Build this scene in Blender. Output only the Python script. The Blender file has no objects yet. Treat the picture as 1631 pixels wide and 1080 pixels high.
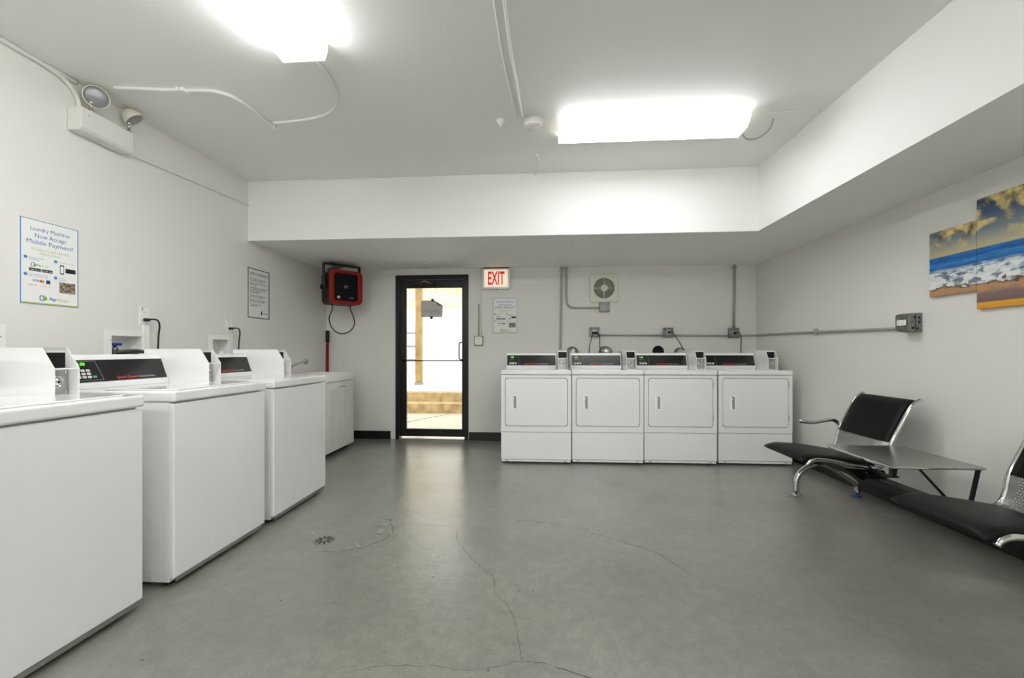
import bpy, bmesh, math, random
from math import pi, sin, cos, radians
from mathutils import Vector, Matrix
random.seed(7)
S = bpy.context.scene
C = S.collection

# ------------------------------------------------------------------ camera, world, exposure
cam_d = bpy.data.cameras.new('camera'); cam = bpy.data.objects.new('camera', cam_d); C.objects.link(cam)
F = 670.0; DX = 47.0
cam_d.sensor_fit = 'HORIZONTAL'; cam_d.sensor_width = 36.0
cam_d.lens = F/1631*36.0
cam_d.shift_x = 0.0; cam_d.shift_y = 20/1631
cam_d.clip_start = .03
cam.location = (0, 0, 1.1)
cam.rotation_euler = (pi/2, 0, math.atan(DX/F))
S.camera = cam
S.view_settings.view_transform = 'Standard'
S.view_settings.look = 'None'
S.view_settings.gamma = 1.0
S.view_settings.use_curve_mapping = False
S.view_settings.exposure = 0.43
LENS = 1.0          # brightness of the fluorescent lenses
wd = bpy.data.worlds.new('overcast'); S.world = wd; wd.use_nodes = True
wd.node_tree.nodes['Background'].inputs[0].default_value = (.93, .97, 1.0, 1)
wd.node_tree.nodes['Background'].inputs[1].default_value = 2.45
try:
    S.cycles.max_bounces = 10; S.cycles.diffuse_bounces = 6; S.cycles.transparent_max_bounces = 12
    S.cycles.sample_clamp_indirect = 6
except Exception: pass

# ------------------------------------------------------------------ room numbers (metres)
XL, XR, YB, YF = -2.73, 2.537, 5.18, -2.6
ZC, ZS = 2.685, 2.132      # ceiling, underside of soffit
SY, SX = 3.74, 1.85        # faces of the soffit

# ------------------------------------------------------------------ materials
M = {}
def lin(c):
    return tuple(((x/255)/12.92 if x/255 <= .04045 else ((x/255+.055)/1.055)**2.4) for x in c)
def mat(name, rgb, rough=.5, metal=0.0, emit=0.0, coat=0.0, bump=None, var=None, spec=None):
    m = bpy.data.materials.new(name); m.use_nodes = True; nt = m.node_tree
    b = nt.nodes['Principled BSDF']; c = lin(rgb)+(1,)
    b.inputs['Base Color'].default_value = c
    b.inputs['Roughness'].default_value = rough
    b.inputs['Metallic'].default_value = metal
    if coat: b.inputs['Coat Weight'].default_value = coat; b.inputs['Coat Roughness'].default_value = .08
    if spec is not None: b.inputs['Specular IOR Level'].default_value = spec
    if emit:
        b.inputs['Emission Color'].default_value = c; b.inputs['Emission Strength'].default_value = emit
    if bump or var:
        tc = nt.nodes.new('ShaderNodeTexCoord')
    if bump:
        n = nt.nodes.new('ShaderNodeTexNoise'); n.inputs['Scale'].default_value = bump[0]; n.inputs['Detail'].default_value = 5
        bp = nt.nodes.new('ShaderNodeBump'); bp.inputs['Strength'].default_value = bump[1]; bp.inputs['Distance'].default_value = bump[2] if len(bump) > 2 else .004
        nt.links.new(tc.outputs['Object'], n.inputs['Vector']); nt.links.new(n.outputs['Fac'], bp.inputs['Height']); nt.links.new(bp.outputs['Normal'], b.inputs['Normal'])
    if var:
        n2 = nt.nodes.new('ShaderNodeTexNoise'); n2.inputs['Scale'].default_value = var[0]; n2.inputs['Detail'].default_value = 6
        mx = nt.nodes.new('ShaderNodeMix'); mx.data_type = 'RGBA'
        c2 = lin(var[1])+(1,)
        mx.inputs['A'].default_value = c; mx.inputs['B'].default_value = c2
        rp = nt.nodes.new('ShaderNodeMapRange'); rp.inputs['From Min'].default_value = .35; rp.inputs['From Max'].default_value = .65
        nt.links.new(tc.outputs['Object'], n2.inputs['Vector']); nt.links.new(n2.outputs['Fac'], rp.inputs['Value'])
        nt.links.new(rp.outputs['Result'], mx.inputs['Factor']); nt.links.new(mx.outputs['Result'], b.inputs['Base Color'])
    M[name] = m
    return m
mat('wall_paint', (231, 230, 225), .55, bump=(14, .1, .008), var=(1.3, (229, 228, 223)))
mat('ceiling_paint', (240, 241, 238), .6, bump=(9, .12, .012))
mat('enamel', (238, 238, 237), .18, coat=.6)
mat('enamel_shadow', (84, 85, 84), .6)
mat('white_plastic', (242, 242, 239), .4)
mat('cream_plastic', (226, 224, 208), .45)
mat('white_metal', (226, 226, 220), .4)
mat('vinyl_white', (225, 226, 220), .4)
mat('black_panel', (18, 18, 18), .26)
mat('grey_panel', (70, 70, 66), .2, metal=.4)
mat('black_matte', (9, 9, 10), .6, spec=.2)
mat('black_plastic', (14, 14, 15), .5, spec=.3)
mat('black_rubber', (14, 14, 14), .55)
mat('black_frame', (20, 20, 20), .35, spec=.35)
mat('black_metal', (14, 14, 15), .3, metal=.3)
mat('leather', (13, 12, 12), .46, bump=(260, .12, .001), spec=.2)
mat('chrome', (205, 205, 203), .12, metal=1)
mat('steel', (178, 178, 174), .3, metal=1)
mat('galvanised', (150, 152, 148), .42, metal=.85, var=(40, (112, 114, 112)))
mat('conduit_metal', (172, 173, 166), .45, metal=.35)
mat('aluminium', (190, 190, 186), .28, metal=.95)
mat('key_white', (205, 205, 200), .4)
mat('teal', (60, 165, 140), .4)
mat('led_green', (90, 235, 40), .4, emit=1.6)
mat('brand_red', (232, 66, 34), .4)
mat('print_white', (205, 205, 205), .4)
mat('blue_print', (28, 112, 178), .5)
mat('green_print', (150, 170, 52), .5)
mat('lime_print', (178, 190, 96), .5)
mat('black_print', (24, 26, 28), .5)
mat('grey_print', (120, 124, 124), .5)
mat('red_print', (196, 56, 34), .5)
mat('orange_print', (225, 140, 60), .5)
mat('navy_print', (36, 62, 120), .5)
mat('paper', (240, 241, 238), .5)
mat('sign_white', (232, 232, 230), .45)
mat('photo_print', (176, 158, 136), .5, var=(70, (60, 52, 50)))
mat('heater_red', (140, 22, 14), .4, spec=.3)
mat('pole_red', (128, 18, 16), .4)
mat('exit_red', (214, 22, 26), .4, emit=.35)
mat('exit_face', (246, 232, 206), .4, emit=.42)
mat('valve_blue', (24, 52, 150), .4)
mat('hose_grey', (60, 60, 60), .45)
mat('pipe_blue', (40, 100, 140), .4)
mat('concrete_step', (186, 160, 112), .85, var=(9, (150, 126, 84)), bump=(30, .3, .01))
mat('concrete_walk', (190, 178, 160), .85, var=(5, (174, 160, 138)))
mat('concrete_light', (225, 222, 214), .85)
mat('wood_post', (158, 128, 70), .7, var=(7, (130, 100, 48)))
mat('pale_siding', (236, 236, 230), .8)
mat('grey_door', (188, 192, 194), .6)
mat('rubber_base', (15, 15, 15), .4)
mat('crack_dark', (62, 62, 58), .8)
mat('crack_pale', (168, 170, 162), .5)
mat('slot_black', (8, 8, 8), .8)
mat('floor_paint_flat', (122, 124, 118), .45)
mat('lamp_glass', (150, 152, 152), .3, metal=.3, bump=(60, .5, .004))
mat('cup_grey', (150, 150, 147), .5)
mat('dark_hole', (10, 10, 10), .9)
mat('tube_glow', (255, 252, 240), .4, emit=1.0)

def lens_mat(name, power):
    m = bpy.data.materials.new(name); m.use_nodes = True; b = m.node_tree.nodes['Principled BSDF']
    b.inputs['Base Color'].default_value = (.9, .9, .88, 1); b.inputs['Roughness'].default_value = .3
    b.inputs['Emission Color'].default_value = (.985, .99, 1.0, 1); b.inputs['Emission Strength'].default_value = power*LENS
    M[name] = m
lens_mat('lit_lens', 13.5)
lens_mat('lit_lens_left', 16)
lens_mat('added_rear_lens', 30)  # for the two added fill lights behind the camera
def glass_mat():
    m = bpy.data.materials.new('door_glass'); m.use_nodes = True; nt = m.node_tree
    nt.nodes.remove(nt.nodes['Principled BSDF'])
    tr = nt.nodes.new('ShaderNodeBsdfTransparent'); tr.inputs[0].default_value = (.97, .98, .97, 1)
    gl = nt.nodes.new('ShaderNodeBsdfGlossy'); gl.inputs['Roughness'].default_value = .02
    fr = nt.nodes.new('ShaderNodeFresnel'); fr.inputs['IOR'].default_value = 1.45
    mx = nt.nodes.new('ShaderNodeMixShader')
    nt.links.new(fr.outputs[0], mx.inputs[0]); nt.links.new(tr.outputs[0], mx.inputs[1]); nt.links.new(gl.outputs[0], mx.inputs[2])
    nt.links.new(mx.outputs[0], nt.nodes['Material Output'].inputs[0]); M['door_glass'] = m
glass_mat()
def thin_paper():
    m = bpy.data.materials.new('thin_paper'); m.use_nodes = True; nt = m.node_tree; b = nt.nodes['Principled BSDF']
    b.inputs['Base Color'].default_value = (.75, .75, .72, 1); b.inputs['Roughness'].default_value = .6
    tl = nt.nodes.new('ShaderNodeBsdfTranslucent'); tl.inputs[0].default_value = (.5, .5, .48, 1); mx = nt.nodes.new('ShaderNodeMixShader'); mx.inputs[0].default_value = .45
    nt.links.new(b.outputs[0], mx.inputs[1]); nt.links.new(tl.outputs[0], mx.inputs[2]); nt.links.new(mx.outputs[0], nt.nodes['Material Output'].inputs[0]); M['thin_paper'] = m
thin_paper()
def floor_mat():
    m = bpy.data.materials.new('painted_concrete'); m.use_nodes = True; nt = m.node_tree; L = nt.links.new
    b = nt.nodes['Principled BSDF']; tc = nt.nodes.new('ShaderNodeTexCoord')
    def noise(s, d, r=.55):
        n = nt.nodes.new('ShaderNodeTexNoise'); n.inputs['Scale'].default_value = s; n.inputs['Detail'].default_value = d; n.inputs['Roughness'].default_value = r
        L(tc.outputs['Object'], n.inputs['Vector']); return n
    n1 = noise(.9, 8, .62); n2 = noise(16, 8, .7); n3 = noise(4, 8, .6)
    n4 = noise(70, 6, .75)
    cr = nt.nodes.new('ShaderNodeValToRGB'); e = cr.color_ramp.elements
    e[0].position = .3; e[0].color = lin((115, 115, 107))+(1,); e[1].position = .7; e[1].color = lin((141, 141, 132))+(1,)
    L(n1.outputs['Fac'], cr.inputs[0])
    mx = nt.nodes.new('ShaderNodeMix'); mx.data_type = 'RGBA'; mx.inputs['B'].default_value = lin((96, 96, 90))+(1,)
    mf = nt.nodes.new('ShaderNodeMapRange'); mf.inputs['From Min'].default_value = .62; mf.inputs['From Max'].default_value = .40; mf.inputs['To Max'].default_value = .35
    L(n2.outputs['Fac'], mf.inputs['Value']); L(mf.outputs['Result'], mx.inputs['Factor'])
    L(cr.outputs[0], mx.inputs['A'])
    g4 = nt.nodes.new('ShaderNodeMapRange'); g4.inputs['From Min'].default_value = .3; g4.inputs['From Max'].default_value = .7; g4.inputs['To Min'].default_value = .87; g4.inputs['To Max'].default_value = 1.13
    L(n4.outputs['Fac'], g4.inputs['Value']); vs = nt.nodes.new('ShaderNodeVectorMath'); vs.operation = 'SCALE'
    L(mx.outputs['Result'], vs.inputs[0]); L(g4.outputs['Result'], vs.inputs['Scale']); L(vs.outputs[0], b.inputs['Base Color'])
    rr = nt.nodes.new('ShaderNodeMapRange'); rr.inputs['From Min'].default_value = .3; rr.inputs['From Max'].default_value = .7
    rr.inputs['To Min'].default_value = .31; rr.inputs['To Max'].default_value = .42; b.inputs['Specular IOR Level'].default_value = .6; b.inputs['Coat Weight'].default_value = .75; b.inputs['Coat Roughness'].default_value = .19
    L(n3.outputs['Fac'], rr.inputs['Value']); L(rr.outputs['Result'], b.inputs['Roughness'])
    bp = nt.nodes.new('ShaderNodeBump'); bp.inputs['Strength'].default_value = .3; bp.inputs['Distance'].default_value = .012
    ad = nt.nodes.new('ShaderNodeMath'); ad.operation = 'ADD'
    mu = nt.nodes.new('ShaderNodeMath'); mu.operation = 'MULTIPLY'; mu.inputs[1].default_value = .25
    L(n2.outputs['Fac'], mu.inputs[0]); L(n3.outputs['Fac'], ad.inputs[0]); L(mu.outputs[0], ad.inputs[1])
    L(ad.outputs[0], bp.inputs['Height']); L(bp.outputs[0], b.inputs['Normal']); L(bp.outputs[0], b.inputs['Coat Normal'])
    M['painted_concrete'] = m
floor_mat()
def sea_mat():
    m = bpy.data.materials.new('seascape_print'); m.use_nodes = True; nt = m.node_tree; L = nt.links.new
    b = nt.nodes['Principled BSDF']; b.inputs['Roughness'].default_value = .45
    tc = nt.nodes.new('ShaderNodeTexCoord'); sp = nt.nodes.new('ShaderNodeSeparateXYZ'); L(tc.outputs['Object'], sp.inputs[0])
    def noise(s, d, sc=(1, 1, 1), dist=0.0):
        mp = nt.nodes.new('ShaderNodeMapping'); mp.inputs['Scale'].default_value = sc
        n = nt.nodes.new('ShaderNodeTexNoise'); n.inputs['Scale'].default_value = s; n.inputs['Detail'].default_value = d; n.inputs['Distortion'].default_value = dist
        L(tc.outputs['Object'], mp.inputs[0]); L(mp.outputs[0], n.inputs['Vector']); return n
    def math_(op, a, bb):
        k = nt.nodes.new('ShaderNodeMath'); k.operation = op
        for i, v in enumerate((a, bb)):
            if isinstance(v, (int, float)): k.inputs[i].default_value = v
            else: L(v, k.inputs[i])
        return k.outputs[0]
    nz = noise(14, 6, (1, 1, 1.5), .6)
    # vertical place in the picture 0..1 from z 1.345 to 1.985, ragged only in the surf
    z = math_('DIVIDE', math_('SUBTRACT', sp.outputs['Z'], 1.345), .64)
    surf = nt.nodes.new('ShaderNodeMapRange'); surf.inputs['From Min'].default_value = .44; surf.inputs['From Max'].default_value = .36
    L(z, surf.inputs['Value'])
    low = nt.nodes.new('ShaderNodeMapRange'); low.inputs['From Min'].default_value = .12; low.inputs['From Max'].default_value = .2
    L(z, low.inputs['Value'])
    k = math_('MULTIPLY', math_('MULTIPLY', surf.outputs[0], low.outputs[0]), .16)
    zz = math_('ADD', z, math_('MULTIPLY', math_('SUBTRACT', nz.outputs['Fac'], .5), k))
    cr = nt.nodes.new('ShaderNodeValToRGB'); cr.color_ramp.interpolation = 'LINEAR'
    st = [(0, (214, 150, 40)), (.052, (222, 160, 48)), (.06, (120, 96, 90)), (.13, (128, 106, 104)), (.17, (178, 138, 100)), (.215, (190, 142, 96)), (.232, (50, 40, 38)), (.25, (200, 200, 200)),
          (.3, (232, 232, 230)), (.33, (120, 130, 150)), (.36, (216, 222, 226)), (.395, (150, 180, 200)), (.43, (20, 96, 170)), (.47, (44, 132, 196)), (.5, (14, 92, 168)), (.545, (20, 110, 180)),
          (.552, (196, 180, 128)), (.6, (176, 172, 150)), (.7, (120, 134, 144)), (.85, (64, 84, 118)), (1, (34, 48, 84))]
    els = cr.color_ramp.elements
    for i, (p, c) in enumerate(st):
        e = els[i] if i < 2 else els.new(p)
        e.position = p; e.color = lin(c)+(1,)
    L(zz, cr.inputs[0])
    cl = noise(5.5, 9, (1, 1, 1.7), .5)
    cm = nt.nodes.new('ShaderNodeMapRange'); cm.inputs['From Min'].default_value = .47; cm.inputs['From Max'].default_value = .58
    L(cl.outputs['Fac'], cm.inputs['Value'])
    sky = nt.nodes.new('ShaderNodeMapRange'); sky.inputs['From Min'].default_value = .58; sky.inputs['From Max'].default_value = .68; L(z, sky.inputs['Value'])
    cc = nt.nodes.new('ShaderNodeValToRGB'); ce = cc.color_ramp.elements
    ce[0].color = lin((84, 80, 58))+(1,); ce[1].color = lin((236, 212, 140))+(1,); ce[0].position = .36; ce[1].position = .6
    L(noise(16, 5).outputs['Fac'], cc.inputs[0])
    m1 = nt.nodes.new('ShaderNodeMix'); m1.data_type = 'RGBA'
    L(math_('MULTIPLY', cm.outputs[0], sky.outputs[0]), m1.inputs['Factor']); L(cr.outputs[0], m1.inputs['A']); L(cc.outputs[0], m1.inputs['B'])
    # foam and dark rock between the waves
    fo = noise(17, 10, (1, 1, 1.9), .35); fc = nt.nodes.new('ShaderNodeValToRGB'); fe = fc.color_ramp.elements
    fe[0].color = lin((44, 50, 80))+(1,); fe[1].color = lin((240, 240, 238))+(1,); fe[0].position = .38; fe[1].position = .5; fm = fe.new(.44); fm.color = lin((150, 172, 196))+(1,)
    L(fo.outputs['Fac'], fc.inputs[0])
    sm = nt.nodes.new('ShaderNodeMapRange'); sm.inputs['From Min'].default_value = .43; sm.inputs['From Max'].default_value = .38; L(zz, sm.inputs['Value'])
    sl = nt.nodes.new('ShaderNodeMapRange'); sl.inputs['From Min'].default_value = .235; sl.inputs['From Max'].default_value = .25; L(zz, sl.inputs['Value'])
    m2 = nt.nodes.new('ShaderNodeMix'); m2.data_type = 'RGBA'
    L(math_('MULTIPLY', math_('MULTIPLY', sm.outputs[0], sl.outputs[0]), .75), m2.inputs['Factor']); L(m1.outputs['Result'], m2.inputs['A']); L(fc.outputs[0], m2.inputs['B'])
    # long ripples on the open sea
    rp = noise(10, 4, (1, 1, 9), .2); rc = nt.nodes.new('ShaderNodeMapRange'); rc.inputs['From Min'].default_value = .35; rc.inputs['From Max'].default_value = .65; rc.inputs['To Min'].default_value = .6; rc.inputs['To Max'].default_value = 1.25
    L(rp.outputs['Fac'], rc.inputs['Value'])
    seaband = math_('MULTIPLY', math_('GREATER_THAN', z, .38), math_('LESS_THAN', z, .55))
    hv = nt.nodes.new('ShaderNodeVectorMath'); hv.operation = 'SCALE'; L(m2.outputs['Result'], hv.inputs[0]); L(math_('ADD', 1.0, math_('MULTIPLY', math_('SUBTRACT', rc.outputs[0], 1.0), seaband)), hv.inputs['Scale'])
    L(hv.outputs[0], b.inputs['Base Color'])
    M['seascape_print'] = m
sea_mat()
def perf_mat():
    # brushed steel sheet with rows of small round perforations in its middle
    m = bpy.data.materials.new('perforated_steel'); m.use_nodes = True; nt = m.node_tree; L = nt.links.new
    b = nt.nodes['Principled BSDF']; b.inputs['Metallic'].default_value = .9; b.inputs['Roughness'].default_value = .36; b.inputs['Base Color'].default_value = lin((176, 177, 174))+(1,)
    uv = nt.nodes.new('ShaderNodeUVMap'); sp = nt.nodes.new('ShaderNodeSeparateXYZ'); L(uv.outputs[0], sp.inputs[0])
    def mt(op, a, bb=0.0):
        k = nt.nodes.new('ShaderNodeMath'); k.operation = op
        for i, v in enumerate((a, bb)):
            if isinstance(v, (int, float)): k.inputs[i].default_value = v
            else: L(v, k.inputs[i])
        return k.outputs[0]
    P = .0135
    u = mt('DIVIDE', sp.outputs[0], P); v = mt('DIVIDE', sp.outputs[1], P)
    row = mt('FLOOR', v); half = mt('MULTIPLY', mt('MODULO', row, 2.0), .5)
    fu = mt('SUBTRACT', mt('FRACT', mt('ADD', u, half)), .5); fv = mt('SUBTRACT', mt('FRACT', v), .5)
    d = mt('SQRT', mt('ADD', mt('MULTIPLY', fu, fu), mt('MULTIPLY', fv, fv)))
    hole = mt('LESS_THAN', d, .27)
    inu = mt('MULTIPLY', mt('GREATER_THAN', sp.outputs[0], .05), mt('LESS_THAN', sp.outputs[0], .405))
    inv = mt('MULTIPLY', mt('GREATER_THAN', sp.outputs[1], .45), mt('LESS_THAN', sp.outputs[1], .75))
    f = mt('MULTIPLY', hole, mt('MULTIPLY', inu, inv))
    tr = nt.nodes.new('ShaderNodeBsdfTransparent'); mx = nt.nodes.new('ShaderNodeMixShader')
    L(f, mx.inputs[0]); L(b.outputs[0], mx.inputs[1]); L(tr.outputs[0], mx.inputs[2]); L(mx.outputs[0], nt.nodes['Material Output'].inputs[0])
    M['perforated_steel'] = m
perf_mat()
def brick_mat():
    m = bpy.data.materials.new('pale_brick'); m.use_nodes = True; nt = m.node_tree; b = nt.nodes['Principled BSDF']; b.inputs['Roughness'].default_value = .85
    tc = nt.nodes.new('ShaderNodeTexCoord'); mp = nt.nodes.new('ShaderNodeMapping'); mp.inputs['Rotation'].default_value = (pi/2, 0, 0)
    br = nt.nodes.new('ShaderNodeTexBrick'); br.inputs['Scale'].default_value = 1.0
    br.inputs['Brick Width'].default_value = .22; br.inputs['Row Height'].default_value = .075; br.inputs['Mortar Size'].default_value = .008
    br.inputs['Color1'].default_value = lin((224, 196, 150))+(1,); br.inputs['Color2'].default_value = lin((196, 160, 112))+(1,); br.inputs['Mortar'].default_value = lin((236, 232, 224))+(1,)
    nt.links.new(tc.outputs['Object'], mp.inputs[0]); nt.links.new(mp.outputs[0], br.inputs['Vector']); nt.links.new(br.outputs[0], b.inputs['Base Color'])
    M['pale_brick'] = m
brick_mat()

# ------------------------------------------------------------------ mesh helpers
def B(): return bmesh.new()
def box(bm, x0, x1, y0, y1, z0, z1):
    v = [bm.verts.new(p) for p in ((x0, y0, z0), (x1, y0, z0), (x1, y1, z0), (x0, y1, z0), (x0, y0, z1), (x1, y0, z1), (x1, y1, z1), (x0, y1, z1))]
    for f in ((3, 2, 1, 0), (4, 5, 6, 7), (0, 1, 5, 4), (1, 2, 6, 5), (2, 3, 7, 6), (3, 0, 4, 7)): bm.faces.new([v[i] for i in f])
    return bm
def prism(bm, poly, axis, a, b):
    """poly: 2D points; axis 'x': (y,z), 'y': (x,z), 'z': (x,y)"""
    def P(p, t):
        return {'x': (t, p[0], p[1]), 'y': (p[0], t, p[1]), 'z': (p[0], p[1], t)}[axis]
    A = [bm.verts.new(P(p, a)) for p in poly]; Bv = [bm.verts.new(P(p, b)) for p in poly]; n = len(poly)
    bm.faces.new(A); bm.faces.new(Bv[::-1])
    for i in range(n): bm.faces.new((A[i], Bv[i], Bv[(i+1) % n], A[(i+1) % n]))
    return bm
def smooth_path(pts, n=6):
    pts = [Vector(p) for p in pts]
    if len(pts) < 3: return pts
    out = []
    for i in range(len(pts)-1):
        p0 = pts[max(i-1, 0)]; p1 = pts[i]; p2 = pts[i+1]; p3 = pts[min(i+2, len(pts)-1)]
        for k in range(n):
            t = k/n
            out.append(.5*((2*p1)+(-p0+p2)*t+(2*p0-5*p1+4*p2-p3)*t*t+(-p0+3*p1-3*p2+p3)*t**3))
    out.append(pts[-1]); return out
def tube(bm, pts, r, seg=10, smooth=True, flat=1.0, rs=None):
    P = smooth_path(pts) if smooth else [Vector(p) for p in pts]
    n = len(P); rings = []; up = Vector((0, 0, 1)); prev = None
    for i, p in enumerate(P):
        t = (P[min(i+1, n-1)]-P[max(i-1, 0)]).normalized()
        if prev is None:
            s = t.cross(up)
            if s.length < .05: s = t.cross(Vector((0, 1, 0)))
            s.normalize()
        else:
            s = prev-t*prev.dot(t); s.normalize()
        prev = s; w = t.cross(s)
        rr = r if rs is None else rs[0]+(rs[1]-rs[0])*i/(n-1)
        rings.append([bm.verts.new(p+s*rr*cos(2*pi*k/seg)+w*rr*flat*sin(2*pi*k/seg)) for k in range(seg)])
    for a, b in zip(rings, rings[1:]):
        for k in range(seg):
            f = bm.faces.new((a[k], a[(k+1) % seg], b[(k+1) % seg], b[k])); f.smooth = True
    bm.faces.new(rings[0][::-1]); bm.faces.new(rings[-1])
    return bm
def lathe(bm, prof, centre=(0, 0, 0), axis=(0, 0, 1), seg=24, smooth=True, ring=False):
    """prof: list of (radius, height) along axis"""
    q = Vector((0, 0, 1)).rotation_difference(Vector(axis)).to_matrix(); c = Vector(centre); rings = []
    for r, h in prof:
        rings.append([bm.verts.new(c+q @ Vector((max(r, .0002)*cos(2*pi*k/seg), max(r, .0002)*sin(2*pi*k/seg), h))) for k in range(seg)])
    for a, b in zip(rings, rings[1:]+([rings[0]] if ring else [])):
        for k in range(seg):
            f = bm.faces.new((a[k], a[(k+1) % seg], b[(k+1) % seg], b[k])); f.smooth = smooth
    if not ring: bm.faces.new(rings[0][::-1]); bm.faces.new(rings[-1])
    return bm
def rrect(x0, x1, z0, z1, r, n=5):
    pts = []
    for cx, cz, a0 in ((x1-r, z1-r, 0), (x0+r, z1-r, pi/2), (x0+r, z0+r, pi), (x1-r, z0+r, 1.5*pi)):
        for k in range(n+1):
            a = a0+pi/2*k/n; pts.append((cx+r*cos(a), cz+r*sin(a)))
    return pts
def frame_ring(bm, outer, inner, axis, a, b):
    """flat ring between two outlines of equal length"""
    def P(p, t): return {'x': (t, p[0], p[1]), 'y': (p[0], t, p[1]), 'z': (p[0], p[1], t)}[axis]
    n = len(outer)
    oa = [bm.verts.new(P(p, a)) for p in outer]; ob = [bm.verts.new(P(p, b)) for p in outer]
    ia = [bm.verts.new(P(p, a)) for p in inner]; ib = [bm.verts.new(P(p, b)) for p in inner]
    for i in range(n):
        j = (i+1) % n
        bm.faces.new((oa[i], oa[j], ia[j], ia[i])); bm.faces.new((ob[j], ob[i], ib[i], ib[j]))
        bm.faces.new((oa[j], oa[i], ob[i], ob[j])); bm.faces.new((ia[i], ia[j], ib[j], ib[i]))
    return bm
_fonts = {}
def text(bm, s, size, u, v, y, align='CENTER', width=None, bold=0.0, sx=1.0, shear=0.0):
    """lettering in the x,z plane facing -y, centred on v"""
    cu = bpy.data.curves.new('lettering', 'FONT'); cu.body = s; cu.size = 1.0; cu.align_x = align; cu.resolution_u = 2; cu.offset = bold; cu.shear = shear
    o = bpy.data.objects.new('lettering', cu); C.objects.link(o)
    dg = bpy.context.evaluated_depsgraph_get(); me = bpy.data.meshes.new_from_object(o.evaluated_get(dg))
    bpy.data.objects.remove(o); bpy.data.curves.remove(cu)
    if not me.vertices: return
    xs = [q.co.x for q in me.vertices]
    k = size*sx
    if width: k = width/(max(xs)-min(xs))
    b2 = bmesh.new(); b2.from_mesh(me); bpy.data.meshes.remove(me)
    vm = {}
    for q in b2.verts: vm[q] = bm.verts.new((u+q.co.x*k, y, v+(q.co.y-.33)*size))
    for f in b2.faces:
        try: bm.faces.new([vm[q] for q in f.verts])
        except ValueError: pass
    b2.free()
ABS = {}
def root_of(o):
    while o.parent is not None: o = o.parent
    return o
def split(name, bm, m, parent):
    """one object for every separate piece in bm"""
    left = set(bm.verts)
    while left:
        st = [left.pop()]; isl = set(st)
        while st:
            for e in st.pop().link_edges:
                for v in e.verts:
                    if v in left: left.discard(v); isl.add(v); st.append(v)
        b2 = bmesh.new(); mp = {v: b2.verts.new(v.co) for v in isl}
        for f in bm.faces:
            if f.verts[0] in isl:
                g_ = b2.faces.new([mp[v] for v in f.verts]); g_.smooth = f.smooth
        obj(name, b2, m, parent)
    bm.free()
def obj(name, bm, m, parent=None, bevel=0.0, seg=2, smooth=False, loc=None, rz=0.0):
    me = bpy.data.meshes.new(name)
    if parent is not None:
        r = root_of(parent)
        if r.name in ABS: bmesh.ops.translate(bm, verts=bm.verts, vec=-Vector(ABS[r.name]))
    bmesh.ops.recalc_face_normals(bm, faces=bm.faces)
    if smooth:
        for f in bm.faces: f.smooth = True
    bm.to_mesh(me); bm.free()
    o = bpy.data.objects.new(name, me); C.objects.link(o)
    if isinstance(m, str): m = [m]
    for q in m: me.materials.append(M[q])
    if parent is not None: o.parent = parent
    if loc is not None: o.location = loc
    o.rotation_euler.z = rz
    if bevel:
        md = o.modifiers.new('bevel', 'BEVEL'); md.width = bevel; md.segments = seg; md.limit_method = 'ANGLE'; md.angle_limit = radians(40)
        md.harden_normals = False
    return o
def thing(name, label, cat, loc=(0, 0, 0), rz=0.0, group=None, world=False):
    o = bpy.data.objects.new(name, None); o.empty_display_size = .1; C.objects.link(o); o.location = loc; o.rotation_euler.z = rz
    o['label'] = label; o['category'] = cat
    if group: o['group'] = group
    if world: ABS[o.name] = tuple(loc)
    return o
def tag(o, label, cat, group=None):
    o['label'] = label; o['category'] = cat
    if group: o['group'] = group
    return o
def struct(name, bm, m, label=None, parent=None, **k):
    o = obj(name, bm, m, parent, **k)
    if parent is None: o['kind'] = 'structure'
    if label: o['label'] = label; o['category'] = name.split('_')[0]
    return o
def grid_wall(bm, fn, u0, u1, z0, z1, holes):
    us = sorted(set([u0, u1]+[h[0] for h in holes]+[h[1] for h in holes])); zs = sorted(set([z0, z1]+[h[2] for h in holes]+[h[3] for h in holes]))
    for a, b in zip(us, us[1:]):
        for c, d in zip(zs, zs[1:]):
            if any(h[0]-1e-6 <= a and b <= h[1]+1e-6 and h[2]-1e-6 <= c and d <= h[3]+1e-6 for h in holes): continue
            fn(bm, a, b, c, d)

# ------------------------------------------------------------------ room shell
DX0, DX1, DZ = -1.835, -.905, 2.06
floor = struct('floor', box(B(), XL-.12, XR+.12, YF-.12, YB+.12, -.1, 0), 'painted_concrete', 'grey painted concrete floor')
bm = B(); grid_wall(bm, lambda m, a, b, c, d: box(m, a, b, YB, YB+.12, c, d), XL-.12, XR+.12, 0, ZC+.1, [(DX0, DX1, 0, DZ)])
bmesh.ops.remove_doubles(bm, verts=bm.verts, dist=1e-5)
struct('wall_back', bm, 'wall_paint', 'off white far wall with glass door')
RECESS = [(1.73, 1.93, 1.045, 1.205), (2.485, 2.695, 1.045, 1.205), (3.31, 3.51, 1.045, 1.205)]
bm = B(); grid_wall(bm, lambda m, a, b, c, d: box(m, XL-.12, XL, a, b, c, d), YF, YB, 0, ZC+.1, RECESS)
bmesh.ops.remove_doubles(bm, verts=bm.verts, dist=1e-5)
struct('wall_left', bm, 'wall_paint', 'off white wall behind the washers')
struct('wall_right', box(B(), XR, XR+.12, YF, YB, 0, ZC+.1), 'wall_paint', 'off white wall behind the bench')
struct('wall_front', box(B(), XL-.12, XR+.12, YF-.12, YF, 0, ZC+.1), 'wall_paint', 'off white wall behind the camera')
struct('ceiling', box(B(), XL-.12, XR+.12, YF-.12, YB+.12, ZC, ZC+.1), 'ceiling_paint', 'white painted ceiling')
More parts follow.
